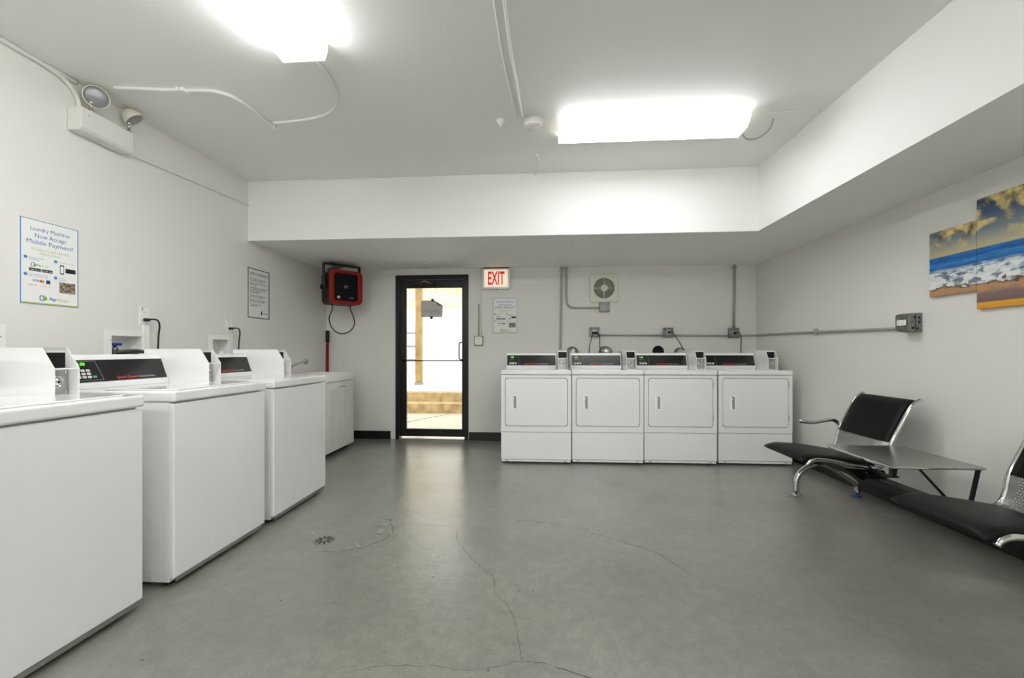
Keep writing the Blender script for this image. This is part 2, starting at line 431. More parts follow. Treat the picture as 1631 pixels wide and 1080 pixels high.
bm = prism(B(), [(XL, SY), (SX, SY), (SX, YF), (XR, YF), (XR, YB), (XL, YB)], 'z', ZS, ZC-.0005)
struct('trim_1', bm, 'ceiling_paint', 'white boxed soffit along the far and right walls')
struct('baseboard_back', box(box(B(), XL+.02, DX0-.06, YB-.012, YB, 0, .1), DX1+.005, XR, YB-.012, YB, 0, .1), 'rubber_base', 'black rubber baseboard along the far wall', bevel=.003)
struct('baseboard_right', box(B(), XR-.012, XR, YF, YB-.013, 0, .1), 'rubber_base', 'black rubber baseboard along the right wall', bevel=.003)
struct('baseboard_left', box(B(), XL, XL+.012, YF, YB, 0, .1), 'rubber_base', 'black rubber baseboard behind the washers', bevel=.003)
# cracks and scuffs in the floor paint
def crack(pts, w, m, dz=.0006):
    bm = B(); P = []
    for a, b in zip(pts, pts[1:]):
        n = 6
        for k in range(n):
            t = k/n; P.append(Vector((a[0]+(b[0]-a[0])*t+random.uniform(-1, 1)*.005, a[1]+(b[1]-a[1])*t+random.uniform(-1, 1)*.005, 0)))
    P.append(Vector((pts[-1][0], pts[-1][1], 0)))
    L = []; n = len(P)
    for i, p in enumerate(P):
        t = (P[min(i+1, n-1)]-P[max(i-1, 0)]).normalized(); s = Vector((-t.y, t.x, 0)); ww = w*random.uniform(.35, 1.0)*(.25 if i in (0, n-1) else 1)
        L.append((bm.verts.new((p.x+s.x*ww, p.y+s.y*ww, dz)), bm.verts.new((p.x-s.x*ww, p.y-s.y*ww, dz))))
    for a, b in zip(L, L[1:]): bm.faces.new((a[0], a[1], b[1], b[0]))
    return obj('crack', bm, m, floor)
crack([(-.174, 2.745), (.03, 2.718), (.26, 2.611), (.463, 2.479), (.639, 2.339), (.673, 2.253), (.734, 2.133)], .0022, 'crack_dark')
crack([(-.52, 2.54), (-.504, 2.469), (-.451, 2.352), (-.376, 2.226), (-.301, 2.12), (-.238, 2.047), (-.209, 1.904)], .0015, 'crack_dark')
crack([(-.209, 1.904), (-.158, 1.836), (-.116, 1.751), (-.091, 1.635), (-.074, 1.518), (-.068, 1.497)], .0012, 'crack_dark')
crack([(-.68, 1.395), (-.554, 1.439), (-.401, 1.45)], .0014, 'crack_dark')
crack([(-.401, 1.45), (-.275, 1.435), (-.158, 1.461), (-.077, 1.496), (.038, 1.48)], .0014, 'crack_dark')
crack([(.038, 1.48), (.154, 1.44), (.25, 1.40), (.4, 1.36)], .0024, 'crack_dark')
crack([(-1.234, 2.237), (-1.109, 2.238), (-.994, 2.298), (-.924, 2.398), (-.9, 2.5), (-.931, 2.573), (-.985, 2.688), (-1.05, 2.70)], .0026, 'crack_dark')
crack([(-.958, 2.649), (-.731, 2.645), (-.519, 2.602)], .0018, 'crack_pale')
crack([(-1.42, 2.5), (-1.34, 2.42), (-1.29, 2.28)], .0022, 'crack_pale')
crack([(-1.07, 2.36), (-1.04, 2.32), (-1.02, 2.30)], .003, 'crack_pale')
for k in range(16):
    x = random.uniform(-1.05, -.9); y = random.uniform(2.45, 2.68); a = random.uniform(-.9, .9)
    crack([(x, y), (x+.04*cos(a), y+.04*sin(a))], .003, random.choice(['crack_pale', 'crack_dark', 'crack_pale']))
bm = B()
for k in range(150):
    x = random.uniform(-1.5, 2.3); y = random.uniform(1.0, 3.9); r = random.uniform(.0012, .004)
    prism(bm, [(x+r*cos(a)*random.uniform(.6, 1.4), y+r*sin(a)) for a in (0, 1.2, 2.4, 3.6, 4.9)], 'z', .0002, .0007)
o = obj('specks', bm, 'crack_dark', floor); o['kind'] = 'stuff'

# ------------------------------------------------------------------ floor drain
dr = thing('floor_drain', 'small round slotted drain set in the grey floor', 'drain', (-1.26, 2.366, 0))
obj('drain_plate', lathe(B(), [(.062, 0), (.062, .0015), (.056, .003), (.001, .003)], seg=32), 'floor_paint_flat', dr)
bm = B()
for k in range(10):
    a = 2*pi*k/10+.15; c, s = cos(a), sin(a)
    q = [(c*r-s*w, s*r+c*w) for r, w in ((.016, -.0036), (.052, -.0056), (.052, .0056), (.016, .0036))]
    prism(bm, q, 'z', .0028, .0038)
split('slot', bm, 'slot_black', dr)

# ------------------------------------------------------------------ glass door
door = thing('door_1', 'black framed full glass exit door in the far wall', 'door', ((DX0+DX1)/2, YB, 0), world=True)
door['kind'] = 'structure'
bm = B(); g = .003
box(bm, DX0+g, DX0+.05, YB-.01, YB+.10, 0, DZ-g); box(bm, DX1-.05, DX1-g, YB-.01, YB+.10, 0, DZ-g); box(bm, DX0+.05, DX1-.05, YB-.01, YB+.10, DZ-.055, DZ-g)
obj('door_frame', bm, 'black_frame', door, bevel=.003)
x0, x1, z0, z1 = DX0+.053, DX1-.053, .03, DZ-.058
gx0, gx1, gz0, gz1 = -1.704, -.994, .125, 1.90
bm = B()
box(bm, x0, gx0, YB+.03, YB+.07, z0, z1); box(bm, gx1, x1, YB+.03, YB+.07, z0, z1)
box(bm, gx0, gx1, YB+.03, YB+.07, z0, gz0); box(bm, gx0, gx1, YB+.03, YB+.07, gz1, z1)
leaf = obj('door_leaf', bm, 'black_frame', door, bevel=.003)
obj('glass_pane', box(B(), gx0+.001, gx1-.001, YB+.047, YB+.052, gz0+.001, gz1-.001), 'door_glass', door)
obj('daylight_sill', box(B(), DX0+.05, DX1-.05, YB-.02, YB+.12, 0, .012), 'aluminium', door, bevel=.004)  # bright metal sill stands in for the strip of daylight under the door
bm = B(); tube(bm, [(gx0-.05, YB+.02, .985), (gx1+.05, YB+.02, .985)], .008, smooth=False); box(bm, gx0-.07, gx0-.04, YB+.005, YB+.032, .965, 1.005); box(bm, gx1+.04, gx1+.07, YB+.005, YB+.032, .965, 1.005)
obj('push_bar', bm, 'black_metal', door)
bm = B(); tube(bm, [(-.995, YB+.10, 1.215), (-1.03, YB+.10, 1.213), (-1.043, YB+.10, 1.19), (-1.043, YB+.10, 1.03), (-1.03, YB+.10, 1.0), (-.995, YB+.10, .998)], .009)
obj('pull_handle', bm, 'hose_grey', door)
bm = B(); box(bm, -1.60, -1.33, YB-.03, YB+.03, 1.925, 1.985)
cl = obj('door_closer', bm, 'black_metal', door, bevel=.006)
bm = B(); tube(bm, [(-1.50, YB-.035, 1.955), (-1.43, YB-.13, 1.962)], .006, smooth=False); tube(bm, [(-1.43, YB-.13, 1.962), (-1.36, YB-.01, 1.945)], .006, smooth=False)
obj('closer_arm', bm, 'aluminium', cl)
tg = thing('paper_notice', 'creased white paper notice taped to the door glass', 'notice', (-1.38, YB+.043, 1.64))
bm = B(); prism(bm, [(-.14, -.105), (.135, -.105), (.14, .04), (.035, .105), (-.135, .105)], 'y', 0, -.001)
obj('sheet', bm, 'thin_paper', tg)
bm = B(); prism(bm, [(.035, .105), (.14, .04), (.085, .032)], 'y', -.0015, -.004); obj('folded_corner', bm, 'grey_print', tg)
bm = B(); lathe(bm, [(.02, 0), (.02, .004)], (.01, 0, .108), (0, -1, 0)); lathe(bm, [(.02, 0), (.02, .004)], (-.005, 0, -.112), (0, -1, 0)); split('blue_tape', bm, 'navy_print', tg)
bm = B()
for zz, a, b_ in ((-.01, -.09, .02), (-.01, .03, .09), (-.03, -.1, .1), (-.05, -.02, .1)): box(bm, a, b_, -.0022, -.0012, zz-.002, zz+.002)
obj('printed_lines', bm, 'grey_print', tg)

# ------------------------------------------------------------------ outside the door
def ext(o, label, cat, group=None): return tag(o, label, cat, group)
bm = box(B(), -9, 4, YB+.12, 7.4, -.1, -.005)
gnd = obj('walkway', bm, 'concrete_walk'); ext(gnd, 'tan concrete walk just outside the glass door', 'walkway')
bm = B(); crack_pts = [(-2.15, 6.35), (-1.95, 6.75), (-1.78, 7.05), (-1.62, 7.3)]
for a, b_ in zip(crack_pts, crack_pts[1:]): prism(bm, [(a[0]-.012, a[1]), (a[0]+.012, a[1]), (b_[0]+.012, b_[1]), (b_[0]-.012, b_[1])], 'z', -.004, -.003)
obj('crack', bm, 'crack_dark', gnd)
st = obj('concrete_steps', prism(B(), [(7.4, -.1), (7.4, .17), (7.7, .17), (7.7, .34), (8.0, .34), (8.0, -.1)], 'x', -7, 3), 'concrete_step', bevel=.008)
ext(st, 'two worn tan concrete steps outside the door', 'steps')
pv = obj('upper_pavement', box(B(), -12, 8, 8.0, 16, .2, .34), 'concrete_light'); ext(pv, 'pale sunlit pavement above the outside steps', 'pavement')
po = thing('wooden_post', 'square timber post standing behind the glass door', 'post', (-2.81, 9.5, .34))
obj('post', box(B(), -.07, .07, -.07, .07, 0, 4.2), 'wood_post', po, bevel=.006); obj('post_base', box(B(), -.085, .085, -.085, .085, 0, .05), 'galvanised', po, bevel=.004)
bm = B()
for (x, z) in ((-.03, 2.3), (.02, 1.25), (.0, 1.05), (-.02, .7)): lathe(bm, [(.012, 0), (.012, .002)], (x, -.07, z), (0, -1, 0), seg=10)
split('knot', bm, 'crack_dark', po)
bl = thing('neighbouring_building', 'bright pale building across the pavement outside the door', 'building', (-3, 14, .34), world=True)
obj('wall', box(B(), -10, 5, 14, 14.3, .34, 2.6), 'pale_siding', bl)
obj('brick_wall', box(B(), -10, 5, 14, 14.3, 2.6, 5), 'pale_brick', bl)
gd = obj('garage_door', box(B(), -6.4, -4.25, 13.95, 14.0, .34, 2.1), 'grey_door', bl)
bm = B()
for z in (.8, 1.25, 1.7): box(bm, -6.4, -4.25, 13.93, 13.95, z, z+.05)
split('panel_rib', bm, 'grey_print', gd)

# ------------------------------------------------------------------ fluorescent ceiling fixtures
def ceiling_light(x0, x1, y0, y1, label, along='x', lm='lit_lens'):
    cx, cy = (x0+x1)/2, (y0+y1)/2
    t = thing('ceiling_light', label, 'ceiling light', (cx, cy, ZC), group=None, world=True)
    obj('metal_pan', box(B(), x0+.012, x1-.012, y0+.025, y1-.025, ZC-.022, ZC-.001), 'white_metal', t, bevel=.004)
    zt, zb = ZC-.022, ZC-.085
    if along == 'x':
        pr = [(y0, zt), (y0+.004, zt-.024), (y0+.05, zb), (y1-.05, zb), (y1-.004, zt-.024), (y1, zt)]
        lens = prism(B(), pr, 'x', x0+.012, x1-.012)
        pe = [(y0-.004, zt+.012), (y0-.004, zt-.026), (y0+.048, zb-.006), (y1-.048, zb-.006), (y1+.004, zt-.026), (y1+.004, zt+.012)]
        e = [prism(B(), pe, 'x', x0, x0+.011), prism(B(), pe, 'x', x1-.011, x1)]
    else:
        pr = [(x0, zt), (x0+.004, zt-.024), (x0+.012, zb), (x1-.012, zb), (x1-.004, zt-.024), (x1, zt)]
        lens = prism(B(), pr, 'y', y0+.012, y1-.012)
        pe = [(x0-.004, zt+.012), (x0-.004, zt-.026), (x0+.010, zb-.006), (x1-.010, zb-.006), (x1+.004, zt-.026), (x1+.004, zt+.012)]
        e = [prism(B(), pe, 'y', y0, y0+.011), prism(B(), pe, 'y', y1-.011, y1)]
    obj('lens', lens, lm, t)
    if lm == 'lit_lens': obj('added_baffle', box(B(), x0+.004, x1-.004, y1+.003, y1+.006, ZC-.062, ZC-.001), 'white_metal', t)  # baffle added on the far side to keep lens light off the soffit
    for q in e: obj('end_cap', q, 'tube_glow', t, bevel=.002)
    return t
ceiling_light(.123, 1.372, 2.868, 3.094, 'long lit fluorescent ceiling fixture running across, nearest the dryers', 'x')
ceiling_light(-1.345, -1.10, .86, 2.09, 'lit fluorescent ceiling fixture running lengthwise above the washers', 'y', 'lit_lens_left')
ceiling_light(.35, 1.58, -1.5, -1.22, 'added unseen fill light behind the camera, towards the right wall', 'x', 'added_rear_lens')  # added out of view to raise the room's brightness
ceiling_light(-2.1, -.87, -1.5, -1.22, 'added unseen fill light behind the camera, towards the left wall', 'x', 'added_rear_lens')  # second added fill, also out of view, for overall brightness

# ------------------------------------------------------------------ washers and dryers
def coin_box(t, x0, x1, yf, yb, zb, zt):
    """coin meter case: deep box with slanted open front, front facing -y"""
    w = .004; sl = .055; zm = zb+.115
    side = [(yf, zb), (yf, zm), (yf+sl, zt), (yb, zt), (yb, zb)]
    bm = B(); prism(bm, side, 'x', x0, x0+w); prism(bm, side, 'x', x1-w, x1)
    prism(bm, [(yf+sl+.004, zt-w), (yf+sl, zt), (yb, zt), (yb, zt-w)], 'x', x0+w, x1-w)
    box(bm, x0+w, x1-w, yf, yb, zb, zb+w); box(bm, x0+w, x1-w, yb-w, yb, zb+w, zt-w)
    box(bm, x0+w, x1-w, yf+.001, yf+.007, zm-.004, zm+.002)
    c = obj('coin_box', bm, 'enamel', t)
    yr = yf+.062
    obj('coin_slide', box(B(), x0+w, x1-w, yr, yr+.01, zm+.002, zt-.02), 'black_plastic', c)
    obj('upper_plate', box(B(), x0+w, x1-w, yr, yr+.01, zt-.02, zt-w), 'white_metal', c)
    yl = yf+.045
    obj('lock_plate', box(B(), x0+w, x1-w-.004, yl, yl+.008, zb+w, zm-.006), 'steel', c, bevel=.001)
    cx = (x0+x1)/2-.004; cz = zb+.058
    bm = B(); lathe(bm, [(.028, 0), (.028, .006), (.024, .009), (.018, .009), (.017, .005), (.014, .005), (.013, .012), (.001, .012)], (cx, yl, cz), (0, -1, 0), seg=28)
    obj('lock', bm, 'chrome', c)
    bm = B(); box(bm, cx-.0015, cx+.0015, yl-.0135, yl-.012, cz-.006, cz+.006); lathe(bm, [(.004, 0), (.004, .001)], (cx, yl-.0125, cz), (0, -1, 0), seg=12)
    obj('key_slot', bm, 'slot_black', c)
    bm = B()
    for sx in (x0+w+.009, x1-w-.013):
        for sz in (zb+.014, zm-.018): lathe(bm, [(.006, 0), (.005, .003), (.001, .004)], (sx, yl, sz), (0, -1, 0), seg=12)
    split('bolt', bm, 'chrome', c)
def console(t, x0, x1, y0, yb, zb, zt, word, keys, led, panel='black_panel'):
    lean = .05
    prof = [(y0, zb), (y0, zb+.022), (y0+lean, zt-.008), (y0+lean+.01, zt), (yb, zt), (yb, zb)]
    c = obj('console', prism(B(), prof, 'x', x0, x1), 'enamel', t, bevel=.003)
    # the dark fascia lies on the slope: build flat then tilt
    z0, z1 = zb+.022, zt-.008; L = math.hypot(lean, z1-z0); a = math.atan2(lean, z1-z0)
    R = Matrix.Translation((0, y0, z0)) @ Matrix.Rotation(-a, 4, 'X')
    def put(name, bm, m, par, **k):
        bmesh.ops.transform(bm, matrix=R, verts=bm.verts); return obj(name, bm, m, par, **k)
    w = x1-x0; px0, px1, pz0, pz1 = x0+.008, x1-.008, L*.08, L*.86
    f = put('control_panel', box(B(), px0, px1, -.003, .001, pz0, pz1), panel, c)
    kx = px0+.14 if keys == 9 else px0+.125
    bm = B(); t_ = .0012
    if keys == 9:
        frame_ring(bm, [(px0+.006, pz0+.008), (kx, pz0+.008), (kx-.018, pz1-.006), (px0+.006, pz1-.006)], [(px0+.008, pz0+.010), (kx-.003, pz0+.010), (kx-.020, pz1-.008), (px0+.008, pz1-.008)], 'y', -.0035, -.003)
    else:
        box(bm, kx, kx+.0015, -.0035, -.003, pz0+.004, pz1-.004)
    put('panel_outline', bm, 'grey_print', f)
    if led:
        bm = B(); text(bm, led, .022, px0+.052, pz1-.022, -.0036, bold=.012); put('display_digits', bm, 'led_green', f)
        if keys != 9:
            bm = B(); lathe(bm, [(.002, 0), (.002, .001)], (px0+.045, -.003, pz1-.045), (0, -1, 0), seg=8); lathe(bm, [(.002, 0), (.002, .001)], (px0+.065, -.003, pz1-.045), (0, -1, 0), seg=8); put('indicator_lights', bm, 'led_green', f)
    if keys == 9:
        for r in range(3):
            for q in range(4):
                bx = px0+.018+q*.024; bz = pz0+.020+r*.017
                if q == 3 and r > 0: continue
                put('button', box(B(), bx, bx+.018, -.0055, -.003, bz, bz+.012), 'teal' if q == 3 else 'key_white', f, bevel=.0015)
        bm = B()
        for q in range(3): text(bm, ('1', '2', '3')[q] if False else '-', .012, px0+.052+q*.014, pz1-.040, -.0034)
        put('indicator_marks', bm, 'grey_print', f)
    else:
        for q in range(3):
            bx = px0+.028+q*.028
            put('button', box(B(), bx, bx+.021, -.0055, -.003, pz0+.012, pz0+.032), 'key_white', f, bevel=.0015)
    k = (px1-kx); tx = kx+k*.18
    bm = B(); text(bm, 'Speed Queen', .021, tx, pz0+.017, -.0036, align='LEFT', width=k*.32, bold=.012, shear=.15); put('lettering', bm, 'brand_red', f)
    bm = B(); text(bm, word, .015, tx+k*.335, pz0+.016, -.0036, align='LEFT', width=k*.28); put('lettering', bm, 'print_white', f)
    bm = B(); lathe(bm, [(.006, 0), (.006, .0015)], (x0+w*.66, y0+lean+.0085, zt-.009), (0, -1, 0), seg=12)
    obj('screw', bm, 'slot_black', c)
    return c
def washer(y0, label, led='3.00'):
    W, D, ZT = .645, .70, .915
    t = thing('washing_machine', label, 'washing machine', (-1.70, y0, 0), pi/2, group=None)
    bm = B(); box(bm, .004, W-.004, .028, D, .022, ZT-.052); obj('cabinet', bm, 'enamel', t, bevel=.006, seg=3)
    obj('front_panel', box(B(), 0, W, 0, .0275, .045, ZT-.057), 'enamel', t, bevel=.006, seg=4)
    obj('kick_strip', box(B(), .02, W-.02, .006, .0115, .022, .042), 'steel', t, bevel=.002)
    tp = obj('top', box(B(), -.003, W+.003, -.006, D+.005, ZT-.05, ZT), 'enamel', t, bevel=.010, seg=4)
    obj('lid', prism(B(), rrect(.04, W-.04, .035, .40, .02), 'z', ZT, ZT+.006), 'enamel', tp, bevel=.003)
    sp = obj('side_panel', box(B(), -.0005, .0038, .18, D-.06, .12, ZT-.10), 'enamel', t, bevel=.002)
    obj('side_panel', box(B(), W-.0038, W+.0005, .18, D-.06, .12, ZT-.10), 'enamel', t, bevel=.002)
    bm = B(); box(bm, .0015, .0035, .11, D-.02, .03, .085); lathe(bm, [(.006, 0), (.005, .003), (.001, .004)], (.0015, .13, .055), (-1, 0, 0), seg=12)
    obj('skirt_flange', bm, 'white_metal', t)
    for fx in (.05, W-.05):
        for fy in (.07, D-.05): obj('foot', lathe(B(), [(.022, 0), (.022, .012), (.01, .014), (.01, .03)], (fx, fy, 0)), 'black_rubber', t)
    console(t, .012, .525, .52, D, ZT, 1.085, 'Commercial Washer', 9, led)
    coin_box(t, .53, .625, .27, D-.02, ZT, 1.116)
    return t
washer(1.04, 'white top load washing machine nearest the camera, at the left edge')
washer(1.835, 'white top load washing machine in the middle of the row, under the outlet marked 3')
washer(2.565, 'white top load washing machine beside the white sink cabinet', led='')
def dryer(x0, y0, label, led='1 00', panel='black_panel', hinges=False):
    W, D, ZT = .688, .70, .918
    t = thing('dryer', label, 'clothes dryer', (x0, y0, 0), 0)
    obj('cabinet', box(B(), .003, W-.003, .036, D, .018, ZT-.046), 'enamel', t, bevel=.005, seg=3)
    r_ = .028; dx0, dx1, dz0, dz1 = .042, .648, .372, .838
    # upper front with a door opening
    bm = B(); outer = []
    inner = rrect(dx0-.0045, dx1+.0045, dz0-.0045, dz1+.0045, r_)
    X0, X1, Z0, Z1 = .0, W, .3115, ZT-.049
    for (cx, cz) in ((X1, Z1), (X0, Z1), (X0, Z0), (X1, Z0)): outer += [(cx, cz)]*6
    # keep the ring regular: project the inner outline on to the outer rectangle
    out2 = []
    for i, p in enumerate(inner):
        q = i//6; k = (i % 6)/5
        c = ((X1, Z1), (X0, Z1), (X0, Z0), (X1, Z0))[q]
        pa = {0: (X1, p[1]), 1: (p[0], Z1), 2: (X0, p[1]), 3: (p[0], Z0)}[q]; pb = {0: (p[0], Z1), 1: (X0, p[1]), 2: (p[0], Z0), 3: (X1, p[1])}[q]
        out2.append(pa if k < .3 else (pb if k > .7 else c))
    frame_ring(bm, out2, inner, 'y', 0, .0355)
    bmesh.ops.remove_doubles(bm, verts=bm.verts, dist=1e-6)
    obj('front_panel', bm, 'enamel', t)
    d = obj('door', prism(B(), rrect(dx0, dx1, dz0, dz1, r_), 'y', -.004, .0215), 'enamel', t, bevel=.0025, seg=2)
    obj('door_gap', prism(B(), rrect(dx0-.0043, dx1+.0043, dz0-.0043, dz1+.0043, r_), 'y', .022, .034), 'enamel_shadow', t)
    # recessed handle: raised collar with a scooped cup
    hx0, hx1, hz0, hz1 = .098, .160, .530, .672
    bm = B(); frame_ring(bm, rrect(hx0, hx1, hz0, hz1, .006), rrect(hx0+.018, hx1-.010, hz0+.012, hz1-.010, .006), 'y', -.009, -.0041)
    h = obj('handle', bm, 'white_plastic', d, bevel=.0015)
    obj('handle_cup', prism(B(), rrect(hx0+.018, hx1-.010, hz0+.012, hz1-.010, .006), 'y', -.0046, -.0041), 'cup_grey', h)
    bm = B(); prism(bm, [(hx0+.018, hz0+.012), (hx0+.030, hz0+.012), (hx0+.026, hz1-.05), (hx0+.034, hz1-.026), (hx0+.018, hz1-.010)], 'y', -.0088, -.0046)
    obj('finger_grip', bm, 'white_plastic', h, bevel=.001)
    if hinges:
        for hz in (dz0+.06, dz1-.09): obj('hinge', box(B(), dx1+.002, dx1+.009, -.004, 0, hz, hz+.055), 'steel', t, bevel=.001)
    obj('lower_panel', box(B(), 0, W, 0, .0355, .042, .3065), 'enamel', t, bevel=.004, seg=3)
    obj('kick_strip', box(B(), .005, W-.005, .003, .0355, .018, .038), 'enamel', t, bevel=.002)
    bm = B()
    for sx in (.06, W-.06): box(bm, sx-.012, sx+.012, .001, .003, .026, .031)
    split('kick_clip', bm, 'enamel_shadow', t)
    obj('top', box(B(), -.002, W+.002, -.005, D, ZT-.045, ZT), 'enamel', t, bevel=.008, seg=4)
    for fx in (.05, W-.05):
        for fy in (.07, D-.05): obj('foot', lathe(B(), [(.022, 0), (.022, .008), (.01, .01), (.01, .02)], (fx, fy, 0)), 'black_rubber', t)
    console(t, .016, .556, .42, D, ZT, 1.085, 'Commercial Dryer', 3, led, panel)
    coin_box(t, .566, .662, .20, D-.04, ZT, 1.116)
    return t
dryer(-.398, 4.13, 'white front load dryer at the left end of the row, nearest the glass door')
dryer(.299, 4.155, 'white front load dryer second from the door, under the wall fan', led='1 0')
dryer(.998, 4.18, 'white front load dryer third from the door, in front of the black duct hole', hinges=True)
dryer(1.712, 4.21, 'white front load dryer in the right corner, its lower corner hidden by the bench seat', led='', hinges=True)

# ------------------------------------------------------------------ sink cabinet
sk = thing('sink_cabinet', 'white laundry sink cabinet with two beadboard doors in the left corner', 'sink cabinet', (-2.45, 4.45, 0), world=True)
SX0, SX1, SY0, SY1, SZ = -2.71, -2.20, 4.14, 4.77, .862
obj('cabinet', box(B(), SX0, SX1, SY0, SY1, .04, .775), 'vinyl_white', sk, bevel=.003)
obj('plinth', box(B(), SX0, SX1-.05, SY0+.02, SY1-.02, 0, .04), 'black_plastic', sk)
# basin top with an open bowl
bm = B(); frame_ring(bm, [(SX0, SY0-.006), (SX1+.012, SY0-.006), (SX1+.012, SY1+.006), (SX0, SY1+.006)], [(SX0+.12, SY0+.05), (SX1-.03, SY0+.05), (SX1-.03, SY1-.05), (SX0+.12, SY1-.05)], 'z', .78, SZ)
obj('basin_rim', bm, 'white_plastic', sk, bevel=.006, seg=3)
bm = B(); box(bm, SX0+.12, SX1-.03, SY0+.05, SY1-.05, .777, .785); obj('basin_bowl', bm, 'white_plastic', sk)
ym = (SY0+SY1)/2
for a, b_, kx in ((SY0+.006, ym-.003, 1), (ym+.003, SY1-.006, 0)):
    bm = B(); box(bm, SX1, SX1+.008, a, b_, .05, .768); d = obj('door', bm, 'vinyl_white', sk, bevel=.002)
    bm = B(); oo = [(a, .05), (b_, .05), (b_, .768), (a, .768)]; ii = [(a+.05, .12), (b_-.05, .12), (b_-.05, .70), (a+.05, .70)]
    frame_ring(bm, oo, ii, 'x', SX1+.008, SX1+.016); obj('door_frame', bm, 'vinyl_white', d, bevel=.002)
    bm = B(); n = 7
    for k in range(n):
        u = a+.05+(b_-a-.1)*k/n; wd_ = (b_-a-.1)/n; box(bm, SX1+.008, SX1+.0115, u+.003, u+wd_-.003, .12, .70)
    obj('beadboard', bm, 'vinyl_white', d, bevel=.0015)
    hy = (b_-.055) if kx else (a+.01)
    bm = B(); tube(bm, [(SX1+.016, hy, .722), (SX1+.034, hy+.008, .722), (SX1+.036, hy+.022, .718), (SX1+.034, hy+.037, .722), (SX1+.016, hy+.045, .722)], .005, 8)
    obj('handle', bm, 'chrome', d)
bm = B(); lathe(bm, [(.026, 0), (.026, .01), (.018, .02), (.016, .07), (.001, .075)], (-2.65, 4.25, SZ))
tube(bm, [(-2.65, 4.25, SZ+.05), (-2.60, 4.245, SZ+.09), (-2.53, 4.235, SZ+.115), (-2.47, 4.23, SZ+.135)], .012, 12)
fc = obj('faucet', bm, 'chrome', sk)
bm = B(); lathe(bm, [(.012, -.012), (.024, -.004), (.028, .012), (.024, .03), (.016, .034), (.001, .03)], (-2.46, 4.235, SZ+.135), (.5, -.75, -.3)); obj('aerator', bm, 'chrome', fc)

# ------------------------------------------------------------------ recessed washer boxes, outlets and cords on the left wall
def washer_box(h, label, valve):
    y0, y1, z0, z1 = h; g = .001
    t = thing('washer_outlet_box', label, 'outlet box', (XL, (y0+y1)/2, z0), world=True)
    bm = B(); y0, y1, z0, z1 = y0+g, y1-g, z0+g, z1-g
    box(bm, XL-.11, XL-.107, y0, y1, z0, z1); box(bm, XL-.107, XL, y0, y0+.003, z0, z1); box(bm, XL-.107, XL, y1-.003, y1, z0, z1)
    box(bm, XL-.107, XL, y0+.003, y1-.003, z0, z0+.003); box(bm, XL-.107, XL, y0+.003, y1-.003, z1-.003, z1)
    obj('recess', bm, 'white_plastic', t)
    bm = B(); frame_ring(bm, [(y0-.042, z0-.03), (y1+.03, z0-.03), (y1+.03, z1+.034), (y0-.042, z1+.034)], [(y0+.003, z0+.003), (y1-.003, z0+.003), (y1-.003, z1-.003), (y0+.003, z1-.003)], 'x', XL+.001, XL+.007)
    fl = obj('flange', bm, 'white_plastic', t, bevel=.002)
    bm = B()
    for yy in (y0-.008, y1+.008): lathe(bm, [(.004, 0), (.003, .003)], (XL+.007, yy, z1-.03), (1, 0, 0), seg=8)
    split('screw', bm, 'steel', fl)
    if valve:
        bm = B(); lathe(bm, [(.012, 0), (.012, .03), (.018, .034), (.018, .05)], (XL-.025, y0+.05, z0+.030)); obj('brass_valve', bm, 'galvanised', t)
        bm = B(); box(bm, XL-.045, XL-.005, y0+.02, y0+.082, z0+.092, z0+.110); lathe(bm, [(.01, 0), (.01, .02)], (XL-.025, y0+.05, z0+.08), seg=10); obj('valve_handle', bm, 'valve_blue', t, bevel=.004)
        bm = B(); tube(bm, [(XL-.04, y0+.04, z0+.04), (XL+.01, y0+.08, z0+.055), (XL+.05, y0+.15, z0+.055), (XL+.06, y0+.20, z0+.01), (XL+.06, y0+.21, z0-.3)], .012, 10)
        tube(bm, [(XL-.04, y0+.06, z0+.02), (XL+.015, y0+.10, z0+.035), (XL+.04, y0+.14, z0+.02), (XL+.045, y0+.15, z0-.3)], .012, 10); split('hose', bm, 'hose_grey', t)
    else:
        bm = B(); lathe(bm, [(.014, 0), (.014, .03), (.02, .035), (.02, .055)], (XL-.05, y1-.04, z0+.003)); obj('pipe_stub', bm, 'white_plastic', t)
    return t
washer_box(RECESS[0], 'white wall box at the left edge behind the nearest washer', False)
washer_box(RECESS[1], 'recessed white wall box with a blue valve and grey hoses', True)
washer_box(RECESS[2], 'recessed white wall box behind the washer beside the sink', False)
